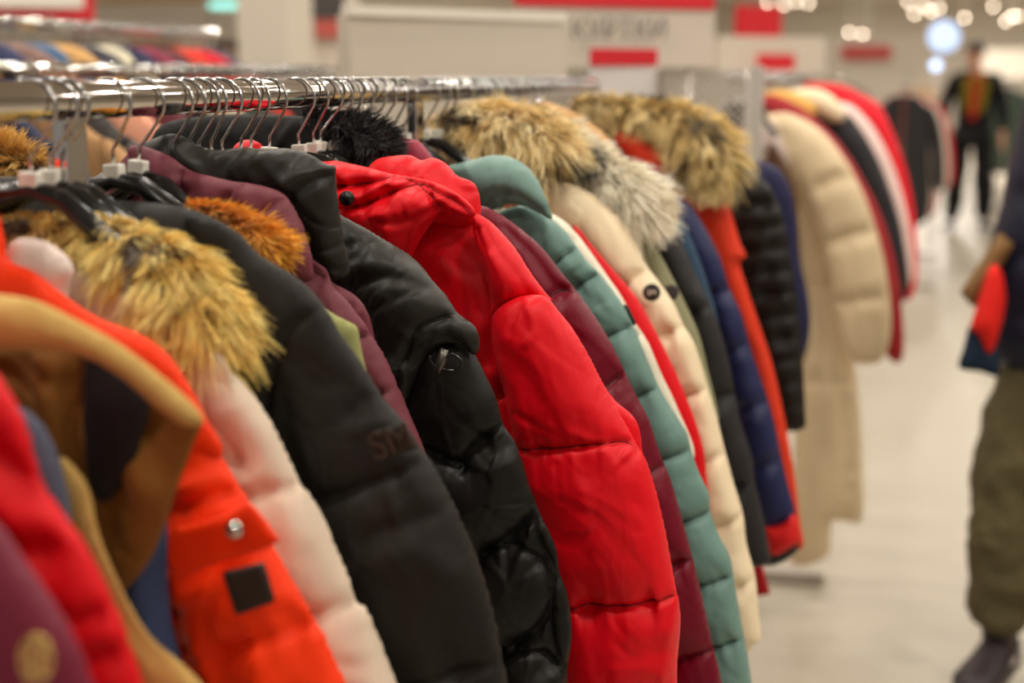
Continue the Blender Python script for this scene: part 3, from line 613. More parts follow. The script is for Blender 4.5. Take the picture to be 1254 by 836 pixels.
under(J, 2.02, oli2, .6)

# 16 charcoal
char = cloth('charcoal_nylon', (38, 36, 37), .5)
J = garment('puffer_jacket', 'charcoal puffer jacket with tan collar edge behind khaki parka', 'jacket', 2.1)
pillow('sleeve', [(750, 215), (778, 220), (802, 240), (822, 272), (840, 308), (854, 340), (868, 368), (880, 398), (892, 440), (900, 480), (908, 520), (920, 556), (924, 588), (934, 630), (941, 668), (943, 688), (918, 694), (900, 680), (880, 600), (862, 520), (840, 430), (800, 320), (765, 260)], 2.09, .034, char, J, res=.005,
       seams=[[(838, 388), (856, 378), (870, 372)], [(862, 494), (882, 484), (901, 480)], [(890, 600), (906, 592), (924, 588)]], quilt=.5, wr=.8)
pillow('collar_edge', [(782, 212), (798, 214), (814, 226), (826, 246), (831, 268), (824, 272), (812, 250), (796, 230)], 2.06, .012, cloth('tan_edge', (196, 156, 128), .6), J, res=.005, wr=.5)
under(J, 2.11, char, .5)
J = garment('jacket', 'thin teal blue jacket strip between charcoal and navy puffers', 'jacket', 2.17)
pillow('sleeve', [(806, 236), (824, 250), (842, 282), (856, 316), (868, 352), (880, 400), (870, 430), (830, 330)], 2.17, .018, cloth('teal_cotton', (50, 74, 98), .7), J, res=.006, wr=.5)
under(J, 2.18, denim, .7)
J = garment('coat', 'tan coat collar behind the golden fur hood', 'coat', 2.22)
pillow('collar', [(660, 128), (690, 132), (716, 146), (744, 168), (762, 196), (770, 220), (740, 225), (700, 190)], 2.2, .02, cloth('camel_wool', (205, 160, 110), .8), J, res=.006, wr=.5)
under(J, 2.23, cloth('camel_wool', (205, 160, 110)), .6)

# 17 navy
navy = cloth('navy_nylon', (30, 36, 78), .42)
J = garment('puffer_jacket', 'navy blue puffer jacket with a red cuff', 'jacket', 2.3)
pillow('sleeve', [(800, 240), (826, 240), (846, 252), (864, 280), (882, 316), (893, 352), (908, 384), (917, 418), (928, 452), (940, 488), (950, 524), (957, 560), (966, 596), (974, 632), (956, 646), (936, 650), (922, 610), (908, 540), (892, 470), (868, 380), (832, 300)], 2.29, .036, navy, J, res=.006,
       seams=[[(860, 366), (876, 358), (894, 352)], [(880, 436), (896, 426), (918, 419)], [(898, 506), (918, 496), (940, 488)], [(912, 578), (932, 566), (957, 560)]], quilt=.5, wr=.7)
pillow('cuff', [(936, 642), (954, 640), (972, 630), (979, 648), (978, 662), (966, 672), (946, 680), (940, 664)], 2.275, .028, cloth('red_cuff', (214, 28, 28), .6), J, res=.005, wr=.6)['label'] = 'red cuff'
pillow('lower_hem', [(925, 668), (972, 662), (975, 676), (950, 692), (930, 690)], 2.33, .02, blk3, J, res=.006, wr=.3)
under(J, 2.34, navy, .5)

# 18 orange-red parka with brown fur
orr = cloth('vermilion_cotton', (222, 58, 28), .6)
J = garment('parka', 'vermilion parka with long brown fur hood', 'jacket', 2.45)
pillow('hood_lining', [(750, 170), (770, 158), (785, 160), (800, 178), (820, 180), (828, 200), (808, 214), (780, 206)], 2.40, .02, orr, J, res=.006, wr=.8)
pillow('hood_inside', [(782, 168), (804, 164), (828, 172), (836, 200), (812, 206), (792, 196)], 2.425, .016, cloth('grey_lining', (88, 84, 88), .7), J, res=.006, wr=.5)
pillow('sleeve', [(830, 236), (862, 228), (886, 234), (896, 262), (906, 296), (914, 314), (906, 322), (914, 350), (928, 392), (944, 440), (956, 490), (966, 540), (974, 590), (980, 640), (984, 668), (970, 668), (950, 600), (925, 480), (895, 380), (862, 300)], 2.45, .028, orr, J, res=.006, wr=.9,
       folds=[([(906, 320), (935, 400), (958, 500)], -.008, .006)])
under(J, 2.47, orr, .48)
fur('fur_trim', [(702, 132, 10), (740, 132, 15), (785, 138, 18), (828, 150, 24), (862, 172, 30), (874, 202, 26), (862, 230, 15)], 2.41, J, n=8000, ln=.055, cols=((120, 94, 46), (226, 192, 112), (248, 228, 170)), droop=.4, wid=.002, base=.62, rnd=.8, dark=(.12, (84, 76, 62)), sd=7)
J = garment('coat', 'red coat whose pointed hem hangs lowest by the charcoal sleeve', 'coat', 2.36)
pillow('hem', [(890, 560), (925, 600), (932, 680), (942, 722), (940, 728), (900, 728), (890, 700)], 2.38, .014, cloth('dull_red_knit', (170, 26, 32), .8), J, res=.006, wr=.4)
under(J, 2.385, red1, .55)

# 19 black finely quilted, 20 navy-violet
J = garment('puffer_jacket', 'black finely quilted jacket with narrow rows near the rail end', 'jacket', 2.56)
pillow('sleeve', [(860, 230), (884, 212), (910, 208), (935, 220), (952, 246), (962, 280), (970, 325), (978, 380), (983, 440), (986, 500), (985, 524), (960, 528), (945, 520), (930, 440), (910, 360), (885, 290)], 2.56, .036, blk1, J, res=.007,
       seams=[[(870+i*6, 256+i*27), (925+i*5, 250+i*27), (990, 246+i*27)] for i in range(10)], quilt=.5, wr=.4)
under(J, 2.58, blk1, .6)
J = garment('jacket', 'violet navy jacket at the far end of the front rail', 'jacket', 2.66)
pillow('sleeve', [(890, 205), (920, 196), (950, 204), (966, 226), (974, 262), (978, 310), (988, 356), (992, 400), (980, 440), (940, 440), (910, 300)], 2.67, .026, cloth('violet_navy', (34, 34, 70), .6), J, res=.007, wr=.6)
under(J, 2.68, cloth('violet_navy', (34, 34, 70)), .6)

# left-edge garment with orange fur behind the rail's near end
J = garment('parka', 'black-collared parka with amber fur at the left edge', 'jacket', 1.09)
fur('fur_trim', [(-60, 196, 20), (-20, 196, 20), (20, 200, 17), (48, 208, 10)], 1.10, J, n=4500, ln=.032, cols=((90, 60, 15), (212, 150, 40), (238, 200, 110)), droop=.2, sd=8)
pillow('collar', [(-140, 175), (-30, 168), (10, 160), (40, 215), (60, 250), (-140, 260)], 1.125, .016, blk1, J, wr=.8)

# ------------------------------------------------------------------ second rack down the aisle
R2X, R2Z = -.50, 1.425
rack('distant chrome rail further down the aisle behind the front one', R2X, 3.66, 5.9, R2Z, .015, (3.965, 5.85))
def coarse(name, pts, Y, T, m, parent, **k): return pillow(name, pts, Y, T, m, parent, res=k.pop('res', .010), it=100, **k)
cb = cloth('cream_beige_nylon', (222, 200, 164), .5)
J = garment('long_coat', 'long beige puffer coat first on the distant rail', 'coat', 3.84, R2X)
coarse('body', [(915, 175), (940, 160), (980, 190), (1015, 260), (1035, 380), (1050, 470), (1056, 560), (1056, 634), (1036, 638), (1018, 640), (1013, 680), (966, 684), (972, 560), (975, 420), (962, 300), (935, 230)], 3.90, .05, cb, J, seams=[[(970, 350), (1000, 345), (1030, 350)], [(972, 470), (1010, 462), (1048, 470)]], quilt=.2,
       folds=[([(1034, 480), (1040, 560), (1040, 630)], -.02, .012)])
coarse('sleeve', [(930, 150), (955, 138), (980, 144), (1008, 162), (1034, 194), (1055, 232), (1070, 272), (1082, 316), (1090, 368), (1090, 412), (1080, 440), (1058, 446), (1036, 436), (1026, 400), (1018, 350), (1005, 290), (985, 240), (955, 200)], 3.83, .065, cb, J,
       seams=[[(1000, 230), (1030, 215), (1050, 222)], [(1010, 300), (1045, 285), (1074, 285)], [(1022, 372), (1055, 362), (1088, 362)]], quilt=.35)
coarse('collar', [(912, 160), (930, 146), (950, 150), (968, 176), (972, 205), (950, 200), (925, 190)], 3.80, .03, cloth('pink_beige_lining', (226, 208, 200)), J)
spec2 = [
 ('coat', 'red and rust plaid coat behind the long beige coat', 'coat', 4.02, (160, 34, 40), [(915, 124), (945, 116), (975, 128), (1004, 150), (1032, 180), (1056, 218), (1078, 262), (1094, 312), (1104, 370), (1106, 436), (1088, 438), (1060, 380), (1020, 260), (960, 180)], .04),
 ('jacket', 'black jacket on the distant rail between rust and white ones', 'jacket', 4.20, (40, 38, 42), [(985, 140), (1010, 128), (1032, 134), (1052, 154), (1072, 188), (1090, 232), (1104, 280), (1112, 330), (1112, 358), (1096, 370), (1070, 300), (1030, 210)], .045),
 ('padded_jacket', 'pink-white padded jacket on the distant rail', 'jacket', 4.42, (236, 206, 200), [(1010, 130), (1036, 126), (1058, 142), (1078, 170), (1096, 210), (1110, 258), (1118, 310), (1118, 342), (1104, 350), (1080, 250), (1040, 170)], .045),
 ('padded_jacket', 'bright red padded jacket with high top on the distant rail', 'jacket', 4.66, (226, 22, 40), [(984, 106), (1006, 102), (1030, 105), (1052, 114), (1078, 130), (1096, 168), (1110, 210), (1120, 262), (1124, 320), (1120, 356), (1106, 360), (1084, 240), (1040, 150)], .05),
]
for n_, lb, ct, Yg, cc, pl, T in spec2:
    J = garment(n_, lb, ct, Yg, R2X); m_ = cloth('%s_cloth_%d_%d' % (ct, cc[0], cc[2]), cc, .55)
    coarse('sleeve', pl, Yg, T, m_, J); under(J, Yg+.06, m_, .75, X=R2X)
J = garment('coat', 'coat with cream and amber collar on the distant rail', 'coat', 4.10, R2X)
coarse('collar', [(925, 120), (950, 110), (975, 114), (1000, 132), (990, 146), (955, 135)], 4.10, .03, cloth('amber_fleece', (226, 176, 96), .8), J)
coarse('lining', [(965, 114), (995, 108), (1020, 118), (1036, 140), (1026, 150), (1000, 140)], 4.14, .03, cloth('cream_nylon', (243, 224, 190)), J)
for k in range(20):
    make_hanger(R2X, 3.75+k*.105, R2Z, .015, rh.uniform(-.05, .1), rh.uniform(-.3, .3), 'hook hanger glinting on the distant rail down the aisle', 'hook hangers on the distant rail')
# brown garment bit between the racks
J = garment('coat', 'dark brown coat edge between violet jacket and long beige coat', 'coat', 3.72, R2X)
coarse('sleeve', [(940, 180), (962, 200), (976, 240), (982, 320), (992, 380), (985, 440), (960, 440), (940, 300)], 3.74, .02, cloth('umber', (92, 66, 48), .8), J)

# wire mesh screen
t = thing('mesh_screen', 'white wire mesh screen between the two rails', 'screen', tuple(aty(862, 100, 3.62)[:2])+(0,))
def wire_screen(t):
    a = aty(808, 86, 3.62); b = aty(918, 86, 3.62); x0, x1, zt = a[0], b[0], a[2]; zb = .15; Yp = 3.62; m = MB(); st = .022
    wm = mat('white_enamel_wire', (205, 198, 186), .45)
    n = int((x1-x0+zt-zb)/st)
    for k in range(n):
        o = k*st
        for s in (1, -1):
            p = (x0+o, zt) if s == 1 else (x1-o, zt); q = []
            # a diagonal wire clipped to the panel
            xa, za = p; L_ = zt-zb; xb, zb_ = xa-s*L_, zb
            lo, hi = 0., 1.
            dx = xb-xa
            for lim, sg in ((x0, 1), (x1, -1)):
                fa = (xa-lim)*sg; fb = (xb-lim)*sg
                if fa < 0 and fb < 0: lo = 2; break
                if fa < 0: lo = max(lo, fa/(fa-fb))
                elif fb < 0: hi = min(hi, fa/(fa-fb))
            if lo >= hi: continue
            A = (xa+dx*lo, Yp+s*.0012, za-L_*lo); B_ = (xa+dx*hi, Yp+s*.0012, za-L_*hi); m.tube([A, B_], .0019, 4, False)
    m.build('wire_grid', wm, t)
    f = MB(); r = .009
    f.tube([(x0, Yp, 0), (x0, Yp, zt), (x1, Yp, zt), (x1, Yp, 0)], r, 10); f.build('frame', wm, t)
    bevel(MB().box((x1-.0, Yp-.02, 0), (x1+.035, Yp+.02, zt+.01)).build('post', mat('pale_post', (186, 180, 172), .4), t, False), .003)
wire_screen(t)

# ------------------------------------------------------------------ signs
white = mat('sign_white', (206, 196, 182), .55); redp = mat('sign_red', (208, 28, 42), .5); ink = mat('sign_ink', (92, 88, 84), .6); lite = mat('sign_lip', (232, 226, 214), .5)
def panel(t, name, px, d, m, th=.012, dd=0., front=0.):
    """flat board with thickness, corners given as pixels at viewing depth d (left) and d+dd (right), standing upright"""
    x0, y0, x1, y1 = px; A = atd(x0, y0, d-front); B_ = atd(x1, y0, d+dd-front); zt = A[2]; zb = atd(x0, y1, d-front)[2]
    u = np.array([B_[0]-A[0], B_[1]-A[1], 0]); n = np.array([u[1], -u[0], 0]); n /= np.linalg.norm(n)
    V = []
    for z in (zb, zt):
        for p in (A, B_):
            for s in (0, 1): q = np.array([p[0], p[1], z])-n*th*s; V.append(tuple(q))
    o = mk(name, V, [(0, 2, 6, 4), (3, 1, 5, 7), (1, 0, 4, 5), (2, 3, 7, 6), (4, 6, 7, 5), (0, 1, 3, 2)], m, t, False)
    return o, A, B_, zt, zb, n
def stand(t, A, B_, zb, m=CHROME2, n=2):
    for q in ((.12, .88) if n == 2 else (.5,)):
        p = A+(B_-A)*q; MB().tube([(p[0], p[1], .0), (p[0], p[1], zb+.01)], .009, 10).disc((p[0], p[1], .006), (0, 0, 1), .10, .012).build('stand_pole', m, t)
t = thing('sign_board', 'large blank white sign board above the front rail', 'sign', tuple(atd(560, 50, 3.1)[:2])+(0,))
o, A, B_, zt, zb, n = panel(t, 'board', (428, 16, 694, 98), 2.95, white, .05, .35)
panel(t, 'top_lip', (430, 6, 694, 19), 2.94, lite, .04, .35)
stand(t, A-n*.03, B_-n*.03, zb)
t = thing('sign_board', 'white header sign with dark lettering and red top band', 'sign', tuple(atd(760, 40, 4.4)[:2])+(0,))
o, A, B_, zt, zb, n = panel(t, 'board', (634, 4, 876, 82), 4.4, white, .03, .3)
panel(t, 'top_band', (634, -14, 876, 6), 4.38, redp, .03, .3)
c_ = atd(755, 37, 4.52)+n*.02; text('lettering', 'КУРТКИ', c_, B_-A, (0, 0, 1), .088, ink, t, .001)
stand(t, A-n*.015, B_-n*.015, zb)
t = thing('sign_card', 'small white card with red top strip below the lettered header', 'sign', tuple(atd(764, 80, 3.5)[:2])+(0,))
o, A, B_, zt, zb, n = panel(t, 'card', (722, 58, 808, 122), 3.5, mat('card_white', (214, 208, 206), .5), .006, .1)
panel(t, 'red_strip', (724, 59, 806, 80), 3.495, redp, .006, .1)
stand(t, A-n*.003, B_-n*.003, zb, n=1)
far = [('sign_board', 'square red sign hanging behind the mesh screen', (906, 6, 958, 44), 8., redp), ('sign_board', 'white shelf header with small red strip beyond the mesh screen', (880, 44, 1012, 90), 7., white),
       ('sign_board', 'distant pale header with a red band near the blue glow', (1020, 44, 1130, 92), 12.6, white), ('sign_board', 'pale header board at the far right of the hall', (1200, 60, 1290, 96), 24., lite)]
for n_, lb, px_, d, m_ in far:
    t = thing(n_, lb, 'sign', tuple(atd((px_[0]+px_[2])/2, px_[3], d)[:2])+(0,)); o, A, B_, zt, zb, n = panel(t, 'board', px_, d, m_, .04, .2)
    if m_ is redp:
        MB().tube([A+(B_-A)*.3, tuple((A+(B_-A)*.3)[:2])+(CEIL,)], .006, 6).build('suspension_rod', CHROME2, t); MB().tube([A+(B_-A)*.7, tuple((A+(B_-A)*.7)[:2])+(CEIL,)], .006, 6).build('suspension_rod', CHROME2, t)
    else: stand(t, A-n*.02, B_-n*.02, zb)
    if '7' in str(d) and m_ is white: panel(t, 'red_strip', (928, 66, 974, 86), d-.02, redp, .01, .06)
    if d == 12.6: panel(t, 'red_strip', (1032, 56, 1092, 72), d-.03, mat('faded_red', (190, 70, 66), .5), .01, .1)
# top-left signs and shelves
t = thing('sign_board', 'red poster with white patch at the top left corner', 'sign', tuple(atd(50, 10, 6)[:2])+(0,)); o, A, B_, zt, zb, n = panel(t, 'board', (-60, -40, 112, 26), 6., redp, .03, .1)
panel(t, 'white_patch', (-20, -40, 100, 8), 5.98, lite, .01, .1); stand(t, A-n*.015, B_-n*.015, zb)
t = thing('poster', 'dim poster with dark and red blocks left of the blank white board', 'poster', tuple(atd(400, 40, 7.4)[:2])+(0,)); o, A, B_, zt, zb, n = panel(t, 'board', (374, -20, 440, 92), 7.4, white, .03, .1)
panel(t, 'dark_block', (380, -20, 425, 22), 7.38, mat('poster_dark', (70, 64, 62), .6), .01, .1); panel(t, 'red_block', (386, 24, 428, 46), 7.38, mat('poster_red', (186, 84, 76), .6), .01, .1); stand(t, A-n*.015, B_-n*.015, zb)
t = thing('light_box', 'glowing turquoise light box high at the back left', 'light box', tuple(atd(278, 5, 11)[:2])+(0,)); o, A, B_, zt, zb, n = panel(t, 'housing', (252, -20, 306, 12), 11.0, white, .06, .1)
panel(t, 'glowing_face', (256, -16, 302, 9), 10.98, mat('turquoise_glow', (150, 235, 225), .5, emit=1.5), .01, .1); stand(t, A-n*.03, B_-n*.03, zb)
t = thing('round_light_sign', 'round bluish white glowing disc beside the far person', 'light sign', tuple(atd(1156, 45, 16)[:2])+(0,))
c_ = atd(1156, 45, 16.); MB().disc(c_, -FW, .17, .06, 36).build('glowing_disc', mat('blue_white_glow', (190, 214, 255), .5, emit=1.15), t)
MB().disc(c_+FW*.05, -FW, .185, .05, 36).tube([c_+FW*.06, (c_[0], c_[1]+.06, 0)], .02, 10).build('mount', white, t)
t = thing('small_lamp', 'small bluish lamp under the round glowing disc', 'lamp', tuple(atd(1146, 80, 15)[:2])+(0,))
c_ = atd(1146, 80, 15.); MB().ball(c_, .05).build('bulb', mat('blue_white_glow2', (190, 214, 255), .5, emit=3.), t); MB().tube([c_-np.array([0, 0, .04]), (c_[0], c_[1], 0)], .012, 8).build('stem', white, t)
# spot bulbs far away that show as bright discs
for k, (x, y) in enumerate(((1112, 2), (1120, 17), (1132, 8), (1140, 14), (1150, 10), (1181, 22), (1216, 8), (1232, 26), (1240, 20), (1246, 20), (975, 2), (990, 4), (1040, 40), (1056, 42), (1064, 46), (960, 6), (940, 3))):
    p = atd(x, y, 30. if y < 30 else 20.); t = thing('far_spotlight', 'tiny far spotlight seen as a soft disc near the ceiling', 'spotlight', (p[0], p[1], CEIL), 0, 'far spotlights near the ceiling at the upper right')
    MB().ball(p, .030 if y < 30 else .02).build('bulb', mat('bulb_glow', (255, 232, 205), .5, emit=16), t); MB().tube([p+np.array([0, 0, .03]), (p[0], p[1], CEIL)], .012, 8).build('stem', lamp_ring, t)

# ------------------------------------------------------------------ racks on the left, behind
def simple_jacket(X, Y, z, cc, label, group, hem=.6, k=0, cat='jacket'):
    t = thing('hanging_jacket', label, cat, (X, Y, z-.07), 0, group); m_ = cloth('cloth_%d_%d_%d' % cc, cc, .55)
    top = z-.075; h = .18+.02*(k % 3)
    o = [(X-.07, top+.02), (X+.07, top+.02), (X+h*.75, top-.03), (X+h, top-.09), (X+h, top-.35), (X+h, hem), (X-h, hem), (X-h, top-.35), (X-h, top-.09), (X-h*.75, top-.03)]
    pillow('body', o, Y, .026, m_, t, res=.018, px=False, it=50, seams=[[(X-h, q), (X+h, q)] for q in np.arange(hem+.15, top-.2, .15)] if k % 2 else (), quilt=.35)
    for s in (1, -1):
        o = [(X+s*h*.85, top-.04), (X+s*h*1.2, top-.1), (X+s*h*1.5, top-.3), (X+s*h*1.6, top-.58), (X+s*h*1.2, top-.6), (X+s*h*1.05, top-.35), (X+s*h*.85, top-.12)]
        pillow('sleeve', o, Y-.01, .028, m_, t, res=.018, px=False, it=50)
    return t
rack('chrome rail standing directly behind the front rail on the left', -1.56, 1.2, 3.65, 1.441, .015, (1.3, 3.5))
cols = [((190, 104, 80), 'rust'), ((30, 30, 32), 'black'), ((226, 208, 170), 'cream'), ((214, 40, 50), 'red'), ((52, 58, 84), 'navy'), ((178, 136, 92), 'camel'), ((70, 68, 66), 'grey'), ((240, 170, 140), 'peach'), ((96, 40, 50), 'wine'), ((24, 24, 26), 'jet black'), ((206, 190, 160), 'sand'), ((60, 70, 60), 'dark green'), ((200, 60, 40), 'brick red'), ((36, 36, 40), 'anthracite'), ((230, 222, 210), 'off-white'), ((84, 60, 44), 'brown')]
for k in range(16):
    cc, nm = cols[k]; simple_jacket(-1.56, 1.55+k*.125, 1.441, cc, nm+' jacket on the rail behind the front one', None, .6, k)
for k in range(26):
    make_hanger(-1.56, (1.75, 1.9, 2.12, 2.24, 2.34, 2.42)[k] if k < 6 else 2.48+(k-6)*.055, 1.441, .015, rh.uniform(-.05, .15), rh.uniform(-.3, .3), 'hook hanger on the rail right behind the front rail', 'hook hangers on the rail behind the front one')
rack('high chrome rail far back on the left, over blurred garments', -2.2, 2.2, 4.15, 1.563, .014, (2.4, 4.107))
c3 = [((60, 66, 100), 'dusk blue'), ((150, 120, 110), 'mushroom'), ((70, 110, 150), 'sky blue'), ((226, 176, 110), 'apricot'), ((70, 70, 84), 'slate'), ((234, 226, 196), 'ivory'), ((50, 54, 86), 'deep blue'), ((150, 60, 80), 'rose'), ((60, 56, 60), 'dark grey'), ((228, 70, 50), 'tomato red'), ((222, 30, 50), 'crimson'), ((70, 80, 100), 'steel blue')]
for k in range(12):
    cc, nm = c3[k]; simple_jacket(-2.2, 2.95+k*.10, 1.563, cc, nm+' jacket on the high rail far back left', None, .75, k+1)
for k in range(14):
    make_hanger(-2.2, 2.9+k*.09, 1.563, .014, rh.uniform(-.05, .15), rh.uniform(-.3, .3), 'hook hanger on the high rail far back left', 'hook hangers on the high rail far back left')
# shelving at the back left
t = thing('display_shelf', 'wooden display shelf with folded clothes far back left', 'shelf', tuple(atd(170, 40, 9)[:2])+(0,))
sh = atd(170, 40, 9.); m = MB()
for z in (.4, .9, 1.4, 1.9, 2.35): m.box((sh[0]-1.6, sh[1]-.25, z), (sh[0]+.9, sh[1]+.25, z+.03))
bevel(m.build('shelf_boards', mat('pale_wood', (190, 160, 116), .6), t, False), .004)
for sx in (-1.6, .88): bevel(MB().box((sh[0]+sx, sh[1]-.26, 0), (sh[0]+sx+.03, sh[1]+.26, 2.4)).build('side_panel', mat('pale_wood', (190, 160, 116)), t, False), .004)
rs_ = random.Random(9)
fc = [(222, 190, 90), (120, 110, 160), (230, 190, 170), (70, 60, 58), (200, 60, 60), (60, 80, 120), (235, 225, 205), (150, 100, 70)]
for z in (1.43, 1.93):
    for k in range(9):
        cc = fc[(k+int(z*3)) % 8]; x = sh[0]-1.45+k*.26; z += .003 if k == 0 else 0
        tt = thing('folded_garment_pile', '%s pile of folded clothes on the far back shelf' % ('low' if k % 2 else 'tall'), 'clothes', (x, sh[1], z), 0, 'tall piles on the far back shelf' if k % 2 == 0 else 'low piles on the far back shelf')
        for q in range(4 if k % 2 == 0 else 3):
            bevel(MB().box((x-.1, sh[1]-.15, z+q*.055), (x+.1, sh[1]+.15, z+q*.055+.05)).build('folded_garment', cloth('cloth_%d_%d_%d' % fc[(k*2+q) % 8], fc[(k*2+q) % 8], .8), tt, False), .018, 3)

# ------------------------------------------------------------------ racks far down the aisle on the right
def far_rack(label, px0, d, length, zt, seed, ncol, tall=.9):
    p = atd(px0, 98, d); X, Y0 = p[0], p[1]; rack(label, X, Y0, Y0+length, zt, .015, (Y0+.05, Y0+length-.05))
    rr = random.Random(seed)
    pal = [((226, 196, 180), 'blush'), ((40, 38, 40), 'black'), ((170, 80, 60), 'terracotta'), ((230, 214, 200), 'pale pink'), ((70, 84, 72), 'moss green'), ((196, 30, 40), 'red'), ((110, 100, 98), 'grey'), ((216, 190, 150), 'sand'), ((50, 56, 90), 'blue')]
    for k in range(ncol):
        cc, nm = pal[(k*2+seed) % 9]; simple_jacket(X, Y0+.12+k*(length-.2)/ncol, zt, cc, nm+' garment on the '+label, None, zt-tall, k)
far_rack('low rail past the bright red jackets', 1108, 9.5, 1.9, 1.36, 1, 9)
far_rack('rail behind the person on the right', 1236, 15.0, 2.0, 1.36, 4, 9)
far_rack('rail beside the person in black', 1130, 19.0, 2.0, 1.36, 7, 9)
far_rack('rail far down the aisle', 1020, 12.5, 1.8, 1.40, 3, 9)

# ------------------------------------------------------------------ people
skin = mat('skin', (206, 150, 120), .55); hairm = mat('hair_dark', (34, 26, 22), .6)
def skinned(name, joints, bones, m, parent, sub=2):
    """joints: [(x, y, z, r)], bones: pairs; a continuous surface grown round the skeleton"""
    off = np.array(parent_loc(parent)); me = bpy.data.meshes.new(name); bm = bmesh.new(); ly = bm.verts.layers.skin.verify(); vs = [bm.verts.new(tuple(np.array(j[:3])-off)) for j in joints]
    for a, b in bones: bm.edges.new((vs[a], vs[b]))
    for v, j in zip(vs, joints):
        r = j[3]; v[ly].radius = r if isinstance(r, tuple) else (r, r)
    vs[0][ly].use_root = True
    bm.to_mesh(me); bm.free(); me.materials.append(m)
    o = bpy.data.objects.new(name, me); C.objects.link(o); o.parent = parent
    s = o.modifiers.new('skin', 'SKIN'); s.use_smooth_shade = True
    u = o.modifiers.new('smooth', 'SUBSURF'); u.levels = sub; u.render_levels = sub
    if name in ('jacket', 'trousers'):
        u.levels = u.render_levels = 4; tx = bpy.data.textures.get('cloth_folds') or bpy.data.textures.new('cloth_folds', 'CLOUDS'); tx.noise_scale = .09; tx.noise_depth = 2
        dm = o.modifiers.new('folds', 'DISPLACE'); dm.texture = tx; dm.strength = .045; dm.mid_level = .5
    return o
def figure(t, J_, cols_, hands=True, open_front=None):
    """J_: dict of joints in world space, with L/R limbs"""
    g = lambda k: np.array(J_[k], float)
    js = []; bs = []; ix = {}
    def jn(k, p, r): ix[k] = len(js); js.append((*p, r)); return ix[k]
    jn('pelvis', g('pelvis'), (.13, .10)); jn('waist', g('waist'), (.125, .095)); jn('chest', g('chest'), (.14, .10)); jn('neck0', g('neck')-np.array([0, 0, .04]), .058); jn('neck', g('neck')+np.array([0, 0, .03]), .052)
    h = g('head'); f = g('face'); f = f/np.linalg.norm(f)
    jn('jaw', h+f*.012-np.array([0, 0, .065]), (.058, .068)); jn('skull', h+np.array([0, 0, .0]), (.075, .09)); jn('crown', h-f*.01+np.array([0, 0, .075]), (.062, .075))
    bs += [(0, 1), (1, 2), (2, 3), (3, 4), (4, 5), (5, 6), (6, 7)]
    for s in 'LR':
        a = jn('sh'+s, g('shoulder'+s), .055); b = jn('el'+s, g('elbow'+s), .042); c = jn('wr'+s, g('wrist'+s), .026)
        bs += [(2, a), (a, b), (b, c)]
        w = g('wrist'+s); d = g('hand'+s); d = d/np.linalg.norm(d); sd = np.cross(d, f); sd /= np.linalg.norm(sd); sg = 1 if s == 'L' else -1
        fwd = np.cross(sd, d)*1.0
        if fwd @ f < 0: fwd = -fwd
        pm = jn('palm'+s, w+d*.045, (.020, .036)); bs.append((c, pm)); kn = jn('kn'+s, w+d*.085, (.014, .036)); bs.append((pm, kn))
        for q, (of, ln) in enumerate(((-.027, .062), (-.009, .078), (.009, .072), (.027, .056))):
            b0 = w+d*.092+fwd*of; p1 = b0+d*ln*.5+sd*sg*.004; p2 = p1+d*ln*.42-sd*sg*-.016
            i1 = jn('f%d%s' % (q, s), b0, .0088); i2 = jn('g%d%s' % (q, s), p1, .008); i3 = jn('h%d%s' % (q, s), p2, .007); bs += [(kn, i1), (i1, i2), (i2, i3)]
        th = w+d*.03+fwd*.035; i1 = jn('t'+s, th, .011); i2 = jn('u'+s, th+fwd*.022+d*.03, .0095); i3 = jn('v'+s, th+fwd*.026+d*.058, .008); bs += [(pm, i1), (i1, i2), (i2, i3)]
        a = jn('hip'+s, g('hip'+s), .085); b = jn('kne'+s, g('knee'+s), .055); c = jn('ank'+s, g('ankle'+s), .034); bs += [(0, a), (a, b), (b, c)]
    skinned('body', js, bs, skin, t)
    up = np.array([0, 0, 1.]); sdv = np.cross(f, up); sdv /= np.linalg.norm(sdv)
    MB().ball(h+up*.045-f*.018, (.086, .094, .082), 20, 12).build('hair', hairm, t)
    MB().tube([h+f*.085+up*.015, h+f*.112-up*.018, h+f*.095-up*.028], [.007, .014, .010], 10).build('nose', skin, t)
    for s in (-1, 1):
        MB().ball(h+f*.083+sdv*s*.032+up*.012, (.011, .011, .006)).build('eye', mat('eye_dark', (40, 30, 26), .3), t)
        MB().ball(h+sdv*s*.080-up*.008, (.012, .018, .030)).build('ear', skin, t)
    MB().ball(h+f*.088-up*.050, (.024, .010, .006)).build('mouth', mat('lips', (150, 80, 74), .5), t)
    return g
# far person in black
b0 = atz(1184, 284); B = lambda x, y, z: tuple(b0+np.array([x, y, z]))
t = thing('person', 'person in black jacket and trousers with yellow-green top standing far down the aisle', 'person', tuple(b0))
JF = dict(pelvis=B(0, 0, .95), waist=B(0, 0, 1.10), chest=B(0, 0, 1.30), neck=B(0, 0, 1.47), head=B(-.02, -.01, 1.63), face=(-.25, -1, -.1),
          shoulderL=B(-.18, 0, 1.41), elbowL=B(-.27, .03, 1.14), wristL=B(-.30, -.07, .92), handL=(-.05, -.2, -1), shoulderR=B(.18, 0, 1.41), elbowR=B(.25, .03, 1.14), wristR=B(.26, -.07, .90), handR=(.05, -.2, -1),
          hipL=B(-.09, 0, .88), kneeL=B(-.12, -.03, .50), ankleL=B(-.15, .03, .09), toeL=B(-.17, -.12, .045), hipR=B(.09, 0, .88), kneeR=B(.12, -.02, .50), ankleR=B(.15, .04, .09), toeR=B(.18, -.11, .045))
figure(t, JF, None)
kb = cloth('jet_cotton', (18, 17, 19), .7)
def J4(*k): return [np.array(JF[q]) for q in k]
